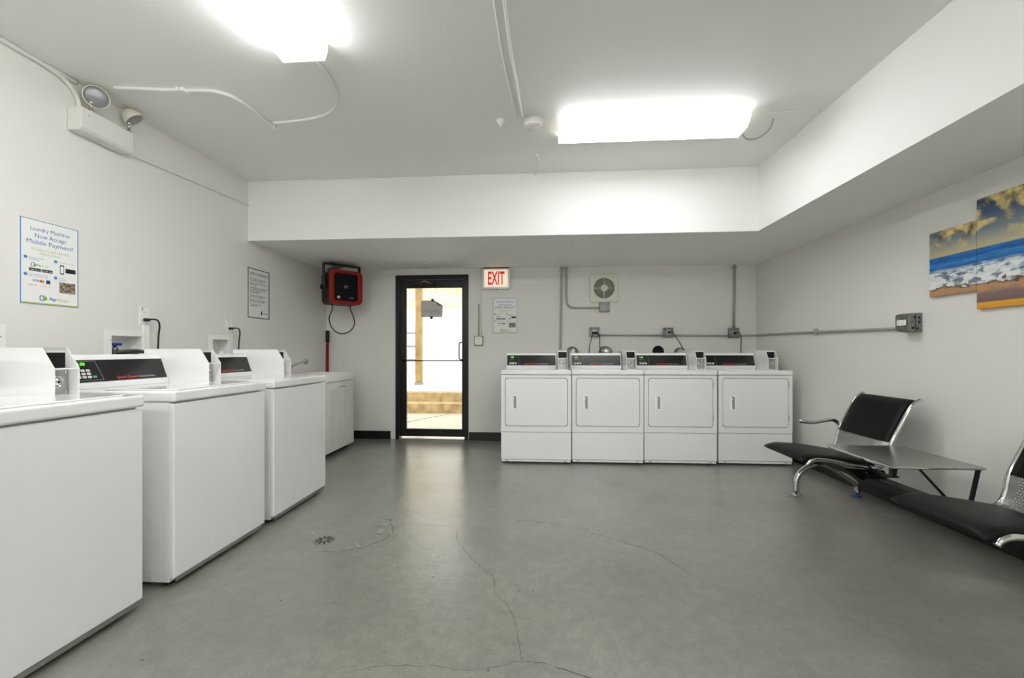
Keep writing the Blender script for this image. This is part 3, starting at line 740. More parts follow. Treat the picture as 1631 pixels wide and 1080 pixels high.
def left_outlet(y, z, mark, label, lcord, zend, strip):
    t = thing('wall_outlet', label, 'outlet', (XL, y, z), pi/2)
    p = obj('cover_plate', box(B(), -.036, .036, -.007, -.0005, -.058, .058), 'white_plastic', t, bevel=.003)
    for dz in (.028, -.024): obj('receptacle', prism(B(), rrect(-.016, .016, dz-.014, dz+.014, .008), 'y', -.009, -.0071), 'white_plastic', t)
    bm = B()
    for dz in (.028,):
        box(bm, -.008, -.006, -.0098, -.009, dz-.004, dz+.006); box(bm, .006, .008, -.0098, -.009, dz-.004, dz+.006)
    obj('slots', bm, 'slot_black', t)
    bm = B(); text(bm, mark, .03, -.016, .049, -.0076, bold=.02); obj('lettering', bm, 'black_print', t)
    bm = B(); box(bm, -.012, .034, -.012, -.0005, -.34, -.06); tag(obj('cable_raceway', bm, 'white_plastic', loc=(XL, y, z), rz=pi/2, bevel=.002), 'white plastic cable strip '+strip, 'cable cover')
    c = thing('power_cord', lcord, 'power cord', (XL, y, z), pi/2)
    obj('plug', box(B(), -.016, .016, -.04, -.0101, -.034, -.014), 'black_rubber', c, bevel=.006, seg=3)
    bm = B(); tube(bm, [(.0, -.038, -.022), (.02, -.06, -.02), (.045, -.065, -.03), (.06, -.06, -.07), (.062, -.05, -.14), (.058, -.045, zend*.7), (.055, -.045, zend)], .0055, 8)
    obj('cord', bm, 'black_rubber', c)
left_outlet(2.708, 1.342, '3', 'white wall outlet marked 3 beside the box with the blue valve', 'black power cord hanging behind the middle washer', -.5, 'just right of the box with the blue valve')
left_outlet(3.495, 1.325, '1', 'white wall outlet marked 1 behind the third washer, towards the sink', 'black power cord hanging behind the washer nearest the sink', -.5, 'behind the washer nearest the sink')

# ------------------------------------------------------------------ signs
def circle(bm, u, v, r, y, seg=18):
    prism(bm, [(u+r*cos(2*pi*k/seg), v+r*sin(2*pi*k/seg)) for k in range(seg)], 'y', y, y-.0003)
def payment_poster(loc, rz, label, W=.285, H=.447):
    t = thing('payment_poster', label, 'poster', loc, rz, group=None)
    obj('board', box(B(), -W/2, W/2, -.003, -.0005, -H/2, H/2), 'paper', t)
    U = lambda u: (u-.5)*W
    V = lambda v: (.5-v)*H
    y = -.0034
    bm = B(); frame_ring(bm, [(-W/2, -H/2), (W/2, -H/2), (W/2, H/2), (-W/2, H/2)], [(-W/2+.004, -H/2+.003), (W/2-.004, -H/2+.003), (W/2-.004, H/2-.003), (-W/2+.004, H/2-.003)], 'y', -.0033, -.003)
    text(bm, 'Laundry Machines', .030, 0, V(.105), y, width=W*.68)
    text(bm, 'Now Accept', .034, 0, V(.185), y, width=W*.54)
    text(bm, 'Mobile Payment!', .034, 0, V(.262), y, width=W*.80)
    for n, u, v in (('1', .085, .455), ('2', .585, .455), ('3', .085, .655), ('4', .585, .655)):
        circle(bm, U(u), V(v), .0085, -.0031)
    for u, v, s in ((.14, .455, 'Download the FREE'), (.14, .475, 'PayRange App'), (.645, .455, 'Load your account with'), (.14, .648, 'Connect with the machine,'), (.14, .67, 'swipe, insert or tap to pay'), (.645, .648, 'Swipe to'), (.645, .67, 'pay and go!')):
        text(bm, s, .008, U(u), V(v), y, align='LEFT')
    text(bm, 'Pay', .024, U(.53), V(.925), y, bold=.03, shear=.2, align='CENTER')
    frame_ring(bm, rrect(U(.31), U(.40), V(.955), V(.89), .008), rrect(U(.325), U(.385), V(.945), V(.90), .006), 'y', -.0034, -.0031)
    frame_ring(bm, rrect(U(.17), U(.235), V(.56), V(.51), .005), rrect(U(.18), U(.225), V(.552), V(.518), .004), 'y', -.0034, -.0031)
    text(bm, 'Pay', .013, U(.30), V(.535), y, bold=.02)
    obj('lettering', bm, 'blue_print', t)
    bm = B(); text(bm, "It's easy to get started.", .018, 0, V(.345), y, width=W*.66); text(bm, "Here's how.", .018, 0, V(.39), y, width=W*.34)
    text(bm, 'Range', .013, U(.345), V(.535), y, align='LEFT'); text(bm, 'Range', .024, U(.605), V(.925), y, align='LEFT', shear=.2)
    box(bm, -W/2+.004, W/2-.004, -.0034, -.0031, -H/2+.002, -H/2+.009)
    obj('lettering', bm, 'lime_print', t)
    bm = B(); circle(bm, U(.40), V(.925), .011, -.0035); circle(bm, U(.235), V(.537), .007, -.0035); obj('logo_dot', bm, 'green_print', t)
    bm = B(); prism(bm, rrect(U(.14), U(.33), V(.61), V(.575), .002), 'y', -.0034, -.0031); prism(bm, rrect(U(.345), U(.53), V(.61), V(.575), .002), 'y', -.0034, -.0031)
    prism(bm, rrect(U(.66), U(.735), V(.60), V(.485), .003), 'y', -.0034, -.0031); prism(bm, rrect(U(.76), U(.95), V(.575), V(.52), .003), 'y', -.0034, -.0031)
    obj('black_artwork', bm, 'black_print', t)
    bm = B(); box(bm, U(.67), U(.725), -.0037, -.0034, V(.585), V(.50)); text(bm, 'App Store', .010, U(.235), V(.593), -.0037); text(bm, 'Google play', .010, U(.437), V(.593), -.0037)
    for n, u, v in (('1', .085, .455), ('2', .585, .455), ('3', .085, .655), ('4', .585, .655)): text(bm, n, .012, U(u), V(v), -.0037, bold=.01)
    obj('lettering', bm, 'paper', t)
    bm = B(); text(bm, 'PayRange', .012, U(.855), V(.548), -.0037); text(bm, 'VISA', .016, U(.25), V(.72), y, bold=.02); prism(bm, rrect(U(.42), U(.49), V(.745), V(.70), .002), 'y', -.0034, -.0031); obj('card_mark', bm, 'navy_print', t)
    bm = B(); circle(bm, U(.335), V(.722), .007, -.0031); text(bm, 'DISCOVER', .009, U(.20), V(.775), y); obj('card_mark', bm, 'red_print', t)
    bm = B(); circle(bm, U(.365), V(.722), .007, -.0035); text(bm, 'PayPal   Pay', .009, U(.42), V(.775), y); obj('card_mark', bm, 'orange_print', t)
    obj('laundry_photo', box(B(), U(.65), U(.94), -.0034, -.0031, V(.835), V(.70)), 'photo_print', t)
payment_poster((XL, 2.158, 1.5845), pi/2, 'mobile payment poster with blue heading on the left wall', .278, .455)
payment_poster((-.449, YB, 1.543), 0, 'mobile payment poster under the exit sign', .300, .434)
t = thing('rules_sign', 'white laundry room etiquette sign with thick black border on the left wall', 'sign', (XL, 3.885, 1.654), pi/2)
W, H = .31, .468
obj('board', box(B(), -W/2, W/2, -.004, -.0005, -H/2, H/2), 'sign_white', t)
bm = B(); frame_ring(bm, [(-W/2, -H/2), (W/2, -H/2), (W/2, H/2), (-W/2, H/2)], [(-W/2+.008, -H/2+.007), (W/2-.008, -H/2+.007), (W/2-.008, H/2-.007), (-W/2+.008, H/2-.007)], 'y', -.006, -.004)
obj('border', bm, 'black_print', t)
bm = B(); text(bm, 'LAUNDRY ROOM ETIQUETTE', .022, 0, H*.40, -.0045, width=W*.82, bold=.02); box(bm, -W*.41, W*.41, -.0046, -.0042, H*.362, H*.366)
rows = [('PLEASE REMOVE CLOTHES FROM', .29), ('MACHINES UPON COMPLETION.', .255), ('PLEASE CLEAN LINT TRAP AFTER', .20), ('EVERY USE.', .167), ('MANAGEMENT IS NOT RESPONSIBLE', .11), ('FOR ITEMS LEFT UNATTENDED', .078), ('OR LOST, STOLEN OR', .046), ('DAMAGED ITEMS.', .014), ('PLEASE DO NOT USE MACHINE', -.045),
        ('IF IT IS OUT OF ORDER.', -.078), ('PLEASE BE CONSIDERATE AND', -.135), ('KEEP LAUNDRY ROOM CLEAN.', -.168), ('THANK YOU FOR YOUR', -.225), ('COOPERATION.', -.258)]
for s, v in rows: text(bm, s, .0155, -W*.40, H*v, -.0045, align='LEFT', width=min(W*.80, len(s)*W*.028), bold=.012)
circle(bm, W*.13, -H*.40, .012, -.0042); circle(bm, W*.13, -H*.365, .009, -.0042)
text(bm, 'PROPERTIES', .012, W*.19, -H*.395, -.0045, align='LEFT', width=W*.22, bold=.02)
obj('lettering', bm, 'black_print', t)

# ------------------------------------------------------------------ exit sign
t = thing('exit_sign', 'lit white exit sign with red letters above the payment poster', 'exit sign', (-.555, YB, 2.0), 0)
obj('housing', box(B(), -.172, .172, -.062, -.001, -.132, .118), 'white_plastic', t, bevel=.006)
obj('sign_face', box(B(), -.145, .145, -.066, -.0621, -.108, .10), 'exit_face', t, bevel=.001)
bm = B(); text(bm, 'EXIT', .225, 0, -.005, -.0668, width=.205, bold=.022); obj('lettering', bm, 'exit_red', t)
obj('top_plate', box(B(), -.16, .165, -.05, -.001, .1185, ZS-2.001), 'black_plastic', t)
obj('test_button', lathe(B(), [(.006, 0), (.005, .008), (.001, .009)], (0, -.03, -.132), (0, 0, -1), seg=12), 'black_plastic', t)

# ------------------------------------------------------------------ conduit and boxes
def pipe(name, pts, r, m, label, cat='conduit', clips=(), smooth=True, group=None):
    bm = B(); tube(bm, pts, r, 10, smooth)
    if clips:
        t = thing(name, label, cat, pts[0], world=True, group=group); obj('pipe', bm, m, t)
        for c in clips:
            bm = B(); box(bm, *c); obj('clip', bm, m, t, bevel=.001)
        return t
    o = obj(name, bm, m); return tag(o, label, cat, group)
yc = YB-.016
def jbox(x, z, s, label, plug=0, cover='galvanised', dep=.045):
    t = thing('junction_box', label, 'junction box', (x, YB, z), 0)
    obj('box', box(B(), -s/2, s/2, -dep, -.001, -s/2, s/2), cover, t, bevel=.004)
    if plug:
        oc = [(s*.48*cos(pi/8+k*pi/4)*1.05, s*.48*sin(pi/8+k*pi/4)*1.05) for k in range(8)]
        obj('cover_plate', prism(B(), oc, 'y', -dep-.004, -dep-.0005), cover, t, bevel=.002)
        obj('receptacle', lathe(B(), [(.03, 0), (.03, .004), (.027, .006), (.001, .006)], (0, -dep-.004, 0), (0, -1, 0), seg=20), 'key_white' if plug > 1 else 'steel', t)
    else:
        obj('cover_plate', box(B(), -s/2+.004, s/2-.004, -dep-.003, -dep-.0005, -s/2+.004, s/2-.004), cover, t, bevel=.001)
    bm = B()
    for a in (-1, 1):
        for b_ in (-1, 1): lathe(bm, [(.004, 0), (.003, .002)], (a*(s/2-.010), -dep-.004, b_*(s/2-.010)), (0, -1, 0), seg=8)
    split('screw', bm, 'slot_black', t)
    return t
jbox(.757, 1.638, .115, 'grey square box under the wall fan')
jbox(.637, 1.335, .115, 'galvanised outlet box with two black cords, left of the three above the dryers', 2)
jbox(1.511, 1.328, .115, 'galvanised outlet box with one slanting cord, middle of the three above the dryers', 2)
jbox(2.271, 1.320, .115, 'galvanised outlet box at the foot of the pipe by the right corner', 1)
pipe('conduit', [(.243, yc, ZS-.001), (.238, yc, 1.6), (.212, yc, .6)], .0135, 'conduit_metal', 'straight grey pipe running down the wall behind the dryers', clips=[(.222, .264, YB-.034, YB-.001, 2.085, 2.10)])
pipe('conduit', [(.302, yc, ZS-.001), (.302, yc, 1.95), (.302, yc, 1.76), (.312, yc, 1.685), (.345, yc, 1.645), (.41, yc, 1.632), (.5, yc, 1.632), (.698, yc, 1.632)], .0125, 'conduit_metal', 'bent grey pipe leading to the box under the fan', clips=[(.283, .321, YB-.034, YB-.001, 2.095, 2.11)])
pipe('conduit', [(.696, yc, 1.300), (1.452, yc, 1.293)], .011, 'conduit_metal', 'level grey pipe between the first two outlet boxes', smooth=False)
pipe('conduit', [(1.570, yc, 1.292), (2.212, yc, 1.288)], .011, 'conduit_metal', 'level grey pipe between the second and the corner outlet box', smooth=False)
pipe('conduit', [(2.330, yc, 1.288), (2.47, yc, 1.290), (2.50, yc-.006, 1.290), (2.518, yc-.03, 1.289), (2.521, yc-.06, 1.289), (2.521, 4.6, 1.287), (2.521, 3.103, 1.262)], .011, 'conduit_metal', 'long grey pipe bending round the corner on to the right wall', clips=[(2.508, 2.536, 4.05, 4.07, 1.25, 1.31)])
pipe('conduit', [(2.277, yc, 1.379), (2.287, yc, ZS-.001)], .013, 'conduit_metal', 'vertical grey pipe rising to the soffit by the right corner', smooth=False, clips=[(2.258, 2.306, YB-.034, YB-.001, 2.09, 2.11)])
# box on the right wall
t = thing('junction_box', 'deep grey outlet box with white receptacle on the right wall', 'junction box', (XR, 3.047, 1.297), -pi/2)
obj('box', box(B(), -.055, .055, -.038, -.001, -.065, .062), 'galvanised', t, bevel=.003)
obj('extension_ring', box(B(), -.052, .052, -.082, -.0385, -.060, .060), 'galvanised', t, bevel=.006)
obj('cover_plate', prism(B(), rrect(-.052, .052, -.058, .058, .016, 3), 'y', -.088, -.0825), 'galvanised', t, bevel=.002)
obj('receptacle', box(B(), -.036, .036, -.091, -.0885, -.02, .018), 'white_plastic', t, bevel=.002)
bm = B()
for u in (-.022, .016):
    for dz in (-.008, .006): box(bm, u, u+.003, -.0916, -.091, dz, dz+.007)
obj('slots', bm, 'slot_black', t)
bm = B()
for yy, zz in ((-.022, .03), (-.05, .035), (-.06, -.04), (-.03, -.042), (-.02, 0)): lathe(bm, [(.008, 0), (.008, .001)], (.0555, yy, zz), (1, 0, 0), seg=12)
split('knockout', bm, 'slot_black', t)
# outlet box beside the door
t = thing('wall_outlet', 'grey surface outlet box beside the glass door', 'outlet', (-.775, YB, 1.235), 0)
obj('box', box(B(), -.055, .055, -.04, -.001, -.062, .058), 'galvanised', t, bevel=.01, seg=3)
obj('cover_plate', prism(B(), rrect(-.047, .047, -.052, .050, .015, 3), 'y', -.044, -.0405), 'white_plastic', t, bevel=.002)
bm = B()
for dz in (.022, -.024):
    for dx_ in (-.018, .014): box(bm, dx_, dx_+.004, -.0448, -.044, dz-.006, dz+.006)
obj('slots', bm, 'slot_black', t)
pipe('conduit', [(-.775, YB-.013, 1.295), (-.775, YB-.013, 1.69)], .0065, 'conduit_metal', 'thin grey strip standing in for the cable shadow above the outlet beside the door', smooth=False)  # shadow line beside the painted cable, modelled as a thin grey tube
pipe('cable', [(-.745, YB-.006, 1.295), (-.745, YB-.006, 2.0), (-.742, YB-.006, ZS-.001)], .0045, 'wall_paint', 'thin painted cable running up between door and exit sign', 'cable', smooth=False)

# ------------------------------------------------------------------ dryer cords, ducts
def dcord(pts, plug, label):
    t = thing('power_cord', label, 'power cord', pts[0], world=True)
    x, z = pts[0][0], pts[0][2]
    obj('plug', box(B(), x-.016, x+.016, YB-.085, YB-.056, z-.014, z+.014), 'black_rubber', t, bevel=.005)
    bm = B(); tube(bm, pts, .0052, 8); obj('cord', bm, 'black_rubber', t)
yp = YB-.083
dcord([(.622, yp, 1.325), (.612, YB-.11, 1.31), (.59, YB-.11, 1.24), (.57, YB-.1, 1.13), (.56, YB-.1, .95)], 1, 'black cord leaning left from the first dryer outlet box')
dcord([(.656, yp, 1.325), (.672, YB-.11, 1.32), (.69, YB-.11, 1.27), (.695, YB-.1, 1.15), (.695, YB-.1, .95)], 1, 'black cord hanging straight from the first dryer outlet box')
dcord([(1.511, yp, 1.328), (1.53, YB-.12, 1.33), (1.57, YB-.15, 1.26), (1.62, YB-.225, 1.13), (1.65, YB-.235, .95)], 1, 'black cord slanting right from the middle outlet box')
dcord([(2.265, yp, 1.318), (2.285, YB-.12, 1.325), (2.31, YB-.12, 1.28), (2.315, YB-.11, 1.15), (2.315, YB-.1, .95)], 1, 'black cord hanging from the corner outlet box')
def duct(x, z, r, label, ydep=.20):
    t = thing('dryer_duct', label, 'duct', (x, YB, z), 0)
    bm = B(); lathe(bm, [(r+.014, .001), (r+.014, .006), (r+.003, .008), (r, .02)], (0, 0, 0), (0, -1, 0), seg=28, ring=True); obj('collar', bm, 'aluminium', t)
    bm = B(); pts = smooth_path([(0, -.012, 0), (0, -.06, 0), (0, -.105, -.02), (0, -.13, -.07), (0, -.135, -.16), (0, -.135, -.5)], 10)
    n = len(pts); rings = []; seg = 24
    for i, p in enumerate(pts):
        tt = (pts[min(i+1, n-1)]-pts[max(i-1, 0)]).normalized(); s = Vector((1, 0, 0)); w_ = tt.cross(s)
        rr = r*(1.0 if i % 2 else .91)
        rings.append([bm.verts.new(p+s*rr*cos(2*pi*k/seg)+w_*rr*sin(2*pi*k/seg)) for k in range(seg)])
    for a, b_ in zip(rings, rings[1:]):
        for k in range(seg): bm.faces.new((a[k], a[(k+1) % seg], b_[(k+1) % seg], b_[k]))
    obj('flexible_hose', bm, 'aluminium', t)
duct(.375, 1.09, .058, 'ribbed silver dryer duct behind the first coin box')
duct(.775, 1.085, .07, 'ribbed silver dryer duct behind the second dryer, under its cords')
duct(1.66, 1.075, .062, 'ribbed silver dryer duct behind the third dryer')
t = thing('wall_vent', 'black round duct hole in the wall above the third dryer', 'vent', (1.40, YB, 1.105), 0)
obj('rim', lathe(B(), [(.066, .001), (.066, .012), (.052, .012), (.052, .0035)], (0, 0, 0), (0, -1, 0), seg=28, ring=True), 'black_plastic', t)
obj('opening', lathe(B(), [(.052, .001), (.052, .003)], (0, 0, 0), (0, -1, 0), seg=28), 'dark_hole', t)

# ------------------------------------------------------------------ wall fan
t = thing('wall_fan', 'square cream wall fan with a round slotted grille above the dryers', 'fan', (.755, YB, 1.867), 0)
s = .172
obj('cover', prism(B(), rrect(-s, s, -s, s, .03), 'y', -.028, -.001), 'cream_plastic', t, bevel=.012, seg=4)
obj('well', lathe(B(), [(.127, .028), (.127, .0285), (.001, .0285)], (0, 0, 0), (0, -1, 0), seg=40), 'dark_hole', t)
obj('grille_rim', lathe(B(), [(.132, .0275), (.132, .034), (.122, .036), (.120, .029)], (0, 0, 0), (0, -1, 0), seg=48, ring=True), 'cream_plastic', t)
bm = B()
for r in (.048, .060, .072, .084, .096, .108):
    lathe(bm, [(r-.002, .029), (r-.002, .035), (r+.002, .035), (r+.002, .029)], (0, 0, 0), (0, -1, 0), seg=40, ring=True)
box(bm, -.003, .003, -.036, -.029, .03, .122); box(bm, -.003, .003, -.036, -.029, -.122, -.03); box(bm, .03, .122, -.036, -.029, -.003, .003); box(bm, -.122, -.03, -.036, -.029, -.003, .003)
obj('grille', bm, 'cream_plastic', t)
obj('hub', lathe(B(), [(.042, .029), (.042, .038), (.036, .042), (.001, .042)], (0, 0, 0), (0, -1, 0), seg=32), 'cream_plastic', t)
obj('hub_screw', lathe(B(), [(.006, .042), (.005, .044)], (0, 0, 0), (0, -1, 0), seg=12), 'galvanised', t)

# ------------------------------------------------------------------ heater hung in the corner
t = thing('wall_heater', 'red and black hanging heater high in the left corner', 'heater', (-2.33, 4.78, 1.838), radians(46))
body = [(-.19, -.21), (.19, -.21)]
obj('body', prism(B(), rrect(-.185, .185, -.19, .19, .05), 'y', -.09, .15), 'black_plastic', t, bevel=.01, seg=3)
bm = B(); frame_ring(bm, rrect(-.19, .19, -.195, .195, .055), rrect(-.135, .135, -.155, .155, .035), 'y', -.135, -.09); obj('red_surround', bm, 'heater_red', t, bevel=.012, seg=4)
obj('front_face', prism(B(), rrect(-.137, .137, -.157, .157, .035), 'y', -.118, -.0905), 'black_matte', t)
bm = B()
for k in range(9): box(bm, -.105, .105, -.123, -.1185, -.06+k*.024, -.056+k*.024)
obj('grille_bars', bm, 'black_plastic', t)
bm = B(); text(bm, 'dr', .06, 0, .01, -.1245, bold=.02); obj('lettering', bm, 'grey_print', t)
obj('dial', lathe(B(), [(.017, .118), (.016, .13), (.001, .131)], (-.085, 0, -.118), (0, -1, 0), seg=20), 'key_white', t)
bm = B(); box(bm, .03, .09, -.121, -.1185, -.124, -.114); obj('switch_strip', bm, 'grey_print', t)
bm = B(); box(bm, -.212, -.200, -.02, .045, -.03, .277); box(bm, .200, .212, -.02, .045, -.03, .277); box(bm, -.212, .212, -.02, .045, .262, .277)
br = obj('bracket', bm, 'black_metal', t, bevel=.004)
bm = B(); box(bm, -.04, .04, .045, .40, .262, .274); obj('bracket_arm', bm, 'black_metal', t)
for sx in (-1, 1): obj('bracket_knob', lathe(B(), [(.025, 0), (.028, .02), (.02, .028), (.001, .03)], (sx*.212, .012, 0), (sx, 0, 0), seg=16), 'black_plastic', br)
bm = B(); tube(bm, [(-.13, -.05, -.189), (-.135, -.05, -.27), (-.16, -.03, -.36), (-.12, -.02, -.47), (-.03, -.02, -.53), (.08, -.02, -.50), (.14, -.01, -.41), (.13, 0, -.32), (.10, 0, -.25), (.09, 0, -.189)], .0065, 8)
obj('cord', bm, 'black_rubber', t)

t = thing('long_handled_tool', 'red pole with a black grip standing in the left corner', 'pole', (-2.60, 5.0, 0), world=True)
bm = B(); tube(bm, [(-2.60, 4.95, .03), (-2.672, 5.09, 1.22)], .017, 12, smooth=False); obj('pole', bm, 'pole_red', t)
bm = B(); tube(bm, [(-2.672, 5.09, 1.22), (-2.681, 5.107, 1.36)], .023, 12, smooth=False); obj('grip', bm, 'black_rubber', t)
bm = B(); tube(bm, [(-2.635, 4.955, .03), (-2.690, 5.095, 1.20)], .008, 10, smooth=False); obj('pale_rod', bm, 'conduit_metal', t)
obj('head', box(B(), -2.66, -2.50, 4.92, 4.98, 0, .035), 'black_plastic', t, bevel=.006)

# ------------------------------------------------------------------ emergency light and the conduits overhead
t = thing('emergency_light', 'white emergency light with two round lamp heads high on the left wall', 'emergency light', (XL, 2.395, 2.448), pi/2)
obj('battery_case', prism(B(), [(-.001, -.067), (-.075, -.067), (-.092, -.05), (-.092, .065), (-.001, .065)], 'x', -.155, .155), 'white_metal', t, bevel=.004)
obj('indicator', lathe(B(), [(.003, 0), (.003, .001)], (-.115, -.092, .03), (0, -1, 0), seg=8), 'slot_black', t)
def head(px, d, tilt, rr):
    c = Vector((px, -.078, .170)); ax = Vector(d).normalized()
    hd = obj('lamp_head', lathe(B(), [(.001, -.055), (rr*.45, -.052), (rr*.8, -.03), (rr, .0), (rr, .018), (rr*.93, .018), (rr*.92, .006)], c, ax, seg=32), 'cream_plastic', t)
    bm = B(); lathe(bm, [(rr*.915, .006), (rr*.90, .011), (rr*.6, .016), (.001, .018)], c, ax, seg=32); obj('lamp_lens', bm, 'lamp_glass', hd)
    bm = B(); lathe(bm, [(.014, 0), (.014, .02), (.008, .024), (.008, .055), (.013, .058), (.013, .08)], (px-.01, -.06, .065), (0, 0, 1), seg=14); obj('swivel', bm, 'chrome', hd)
head(-.065, (-.45, -.75, -.30), 0, .062)
head(.162, (.35, -.60, -.80), 0, .057)
pipe('conduit', [(XL+.012, -2.5, ZC-.012), (XL+.012, 1.9, ZC-.012), (XL+.014, 2.10, ZC-.014), (XL+.013, 2.21, ZC-.03), (XL+.013, 2.27, ZC-.075), (XL+.013, 2.29, ZC-.12), (XL+.013, 2.292, 2.515)], .012, 'white_metal', 'white pipe along the top of the left wall feeding the emergency light')
pipe('conduit', [(XL+.008, 2.547, 2.402), (XL+.008, 3.1, 2.432), (XL+.008, SY-.002, 2.464)], .006, 'white_metal', 'thin white cable pipe running level from the emergency light to the soffit')
zc = ZC-.010
pipe('conduit', [(-2.545, 2.34, zc), (-2.45, 2.35, zc), (-2.17, 2.391, zc), (-2.05, 2.40, zc), (-1.973, 2.415, zc), (-1.903, 2.478, zc), (-1.878, 2.602, zc), (-1.879, 2.727, zc), (-1.871, 2.80, zc)], .010, 'ceiling_paint', 'white pipe curving across the ceiling from the emergency light',
     clips=[(-2.19, -2.17, 2.37, 2.412, ZC-.022, ZC-.0005), (-2.16, -2.14, 2.372, 2.414, ZC-.022, ZC-.0005)])
pipe('conduit', [(-1.84, 2.775, zc), (-1.7, 2.765, zc), (-1.582, 2.748, zc), (-1.424, 2.699, zc), (-1.31, 2.60, zc), (-1.24, 2.45, zc), (-1.215, 2.30, zc), (-1.222, 2.19, zc), (-1.225, 2.094, zc)], .009, 'ceiling_paint', 'white pipe looping on the ceiling to the lengthwise light')
t = thing('ceiling_hook', 'small white fitting where the two ceiling pipes meet', 'fitting', (-1.868, 2.82, ZC))
obj('fitting', lathe(B(), [(.02, .0005), (.02, .012), (.008, .016), (.007, .03), (.001, .032)], (0, 0, 0), (0, 0, -1), seg=14), 'ceiling_paint', t)
t = thing('ceiling_fitting', 'small cone shaped white fitting on the ceiling left of the smoke detector', 'fitting', (-.279, 2.87, ZC))
obj('cone', lathe(B(), [(.03, .0005), (.028, .008), (.016, .02), (.01, .04), (.001, .042)], (0, 0, 0), (0, 0, -1), seg=16), 'ceiling_paint', t)
pipe('conduit', [(-.17, .2, zc+.001), (-.167, 1.9, zc+.001), (-.146, 2.5, zc+.001), (-.130, 2.83, zc+.001)], .008, 'ceiling_paint', 'white pipe on the ceiling leading to the smoke detector')
pipe('cable', [(-.215, .2, ZC-.006), (-.213, 1.9, ZC-.006), (-.19, 2.5, ZC-.006), (-.165, 2.85, ZC-.006)], .005, 'ceiling_paint', 'thin painted cable beside the smoke detector pipe', 'cable')
pipe('conduit', [(-.036, 3.38, zc), (-.026, 3.5, zc), (-.028, 3.64, zc), (-.05, 3.70, zc), (-.053, 3.728, zc-.002)], .010, 'ceiling_paint', 'short white pipe on the ceiling running into the soffit')
t = thing('smoke_detector', 'round white smoke detector on the ceiling left of the crosswise light', 'smoke detector', (-.057, 2.90, ZC))
obj('base', lathe(B(), [(.068, .0005), (.068, .014), (.001, .014)], (0, 0, 0), (0, 0, -1), seg=36), 'white_plastic', t)
obj('cover', lathe(B(), [(.061, .0145), (.061, .03), (.055, .044), (.001, .046)], (0, 0, 0), (0, 0, -1), seg=36), 'white_plastic', t)
bm = B(); lathe(bm, [(.003, .046), (.003, .047)], (.0, -.02, 0), (0, 0, -1), seg=8); lathe(bm, [(.004, .046), (.004, .047)], (-.018, .01, 0), (0, 0, -1), seg=8); split('indicator', bm, 'slot_black', t)
pipe('cable', [(1.352, 3.0, ZC-.045), (1.40, 3.05, ZC-.06), (1.46, 3.10, ZC-.075), (1.53, 3.10, ZC-.07), (1.575, 3.04, ZC-.045), (1.575, 2.98, ZC-.003)], .006, 'conduit_metal', 'grey cable looping from the end of the crosswise light to the ceiling', 'cable')
pipe('cable', [(1.50, 2.90, ZC-.004), (1.56, 2.895, ZC-.004), (1.68, 2.895, ZC-.004)], .0035, 'ceiling_paint', 'short thin cable on the ceiling right of the crosswise light', 'cable')
t = thing('ceiling_plate', 'small flat white plate under the soffit in front of the door', 'cover plate', (-1.28, 4.56, ZS))
obj('plate', box(B(), -.06, .06, -.05, .05, -.008, -.0005), 'white_plastic', t, bevel=.002)

# ------------------------------------------------------------------ seascape canvases
def canvas(y0, y1, z0, z1, label):
    o = obj('canvas_print', box(B(), XR-.024, XR-.001, y0, y1, z0, z1), 'seascape_print', bevel=.002)
    tag(o, label, 'picture', group=None)
canvas(2.6215, 2.915, 1.452, 1.862, 'smaller seascape canvas panel, left of the two on the right wall')
canvas(2.31, 2.6185, 1.345, 1.978, 'taller seascape canvas panel cut by the right edge of the photo')

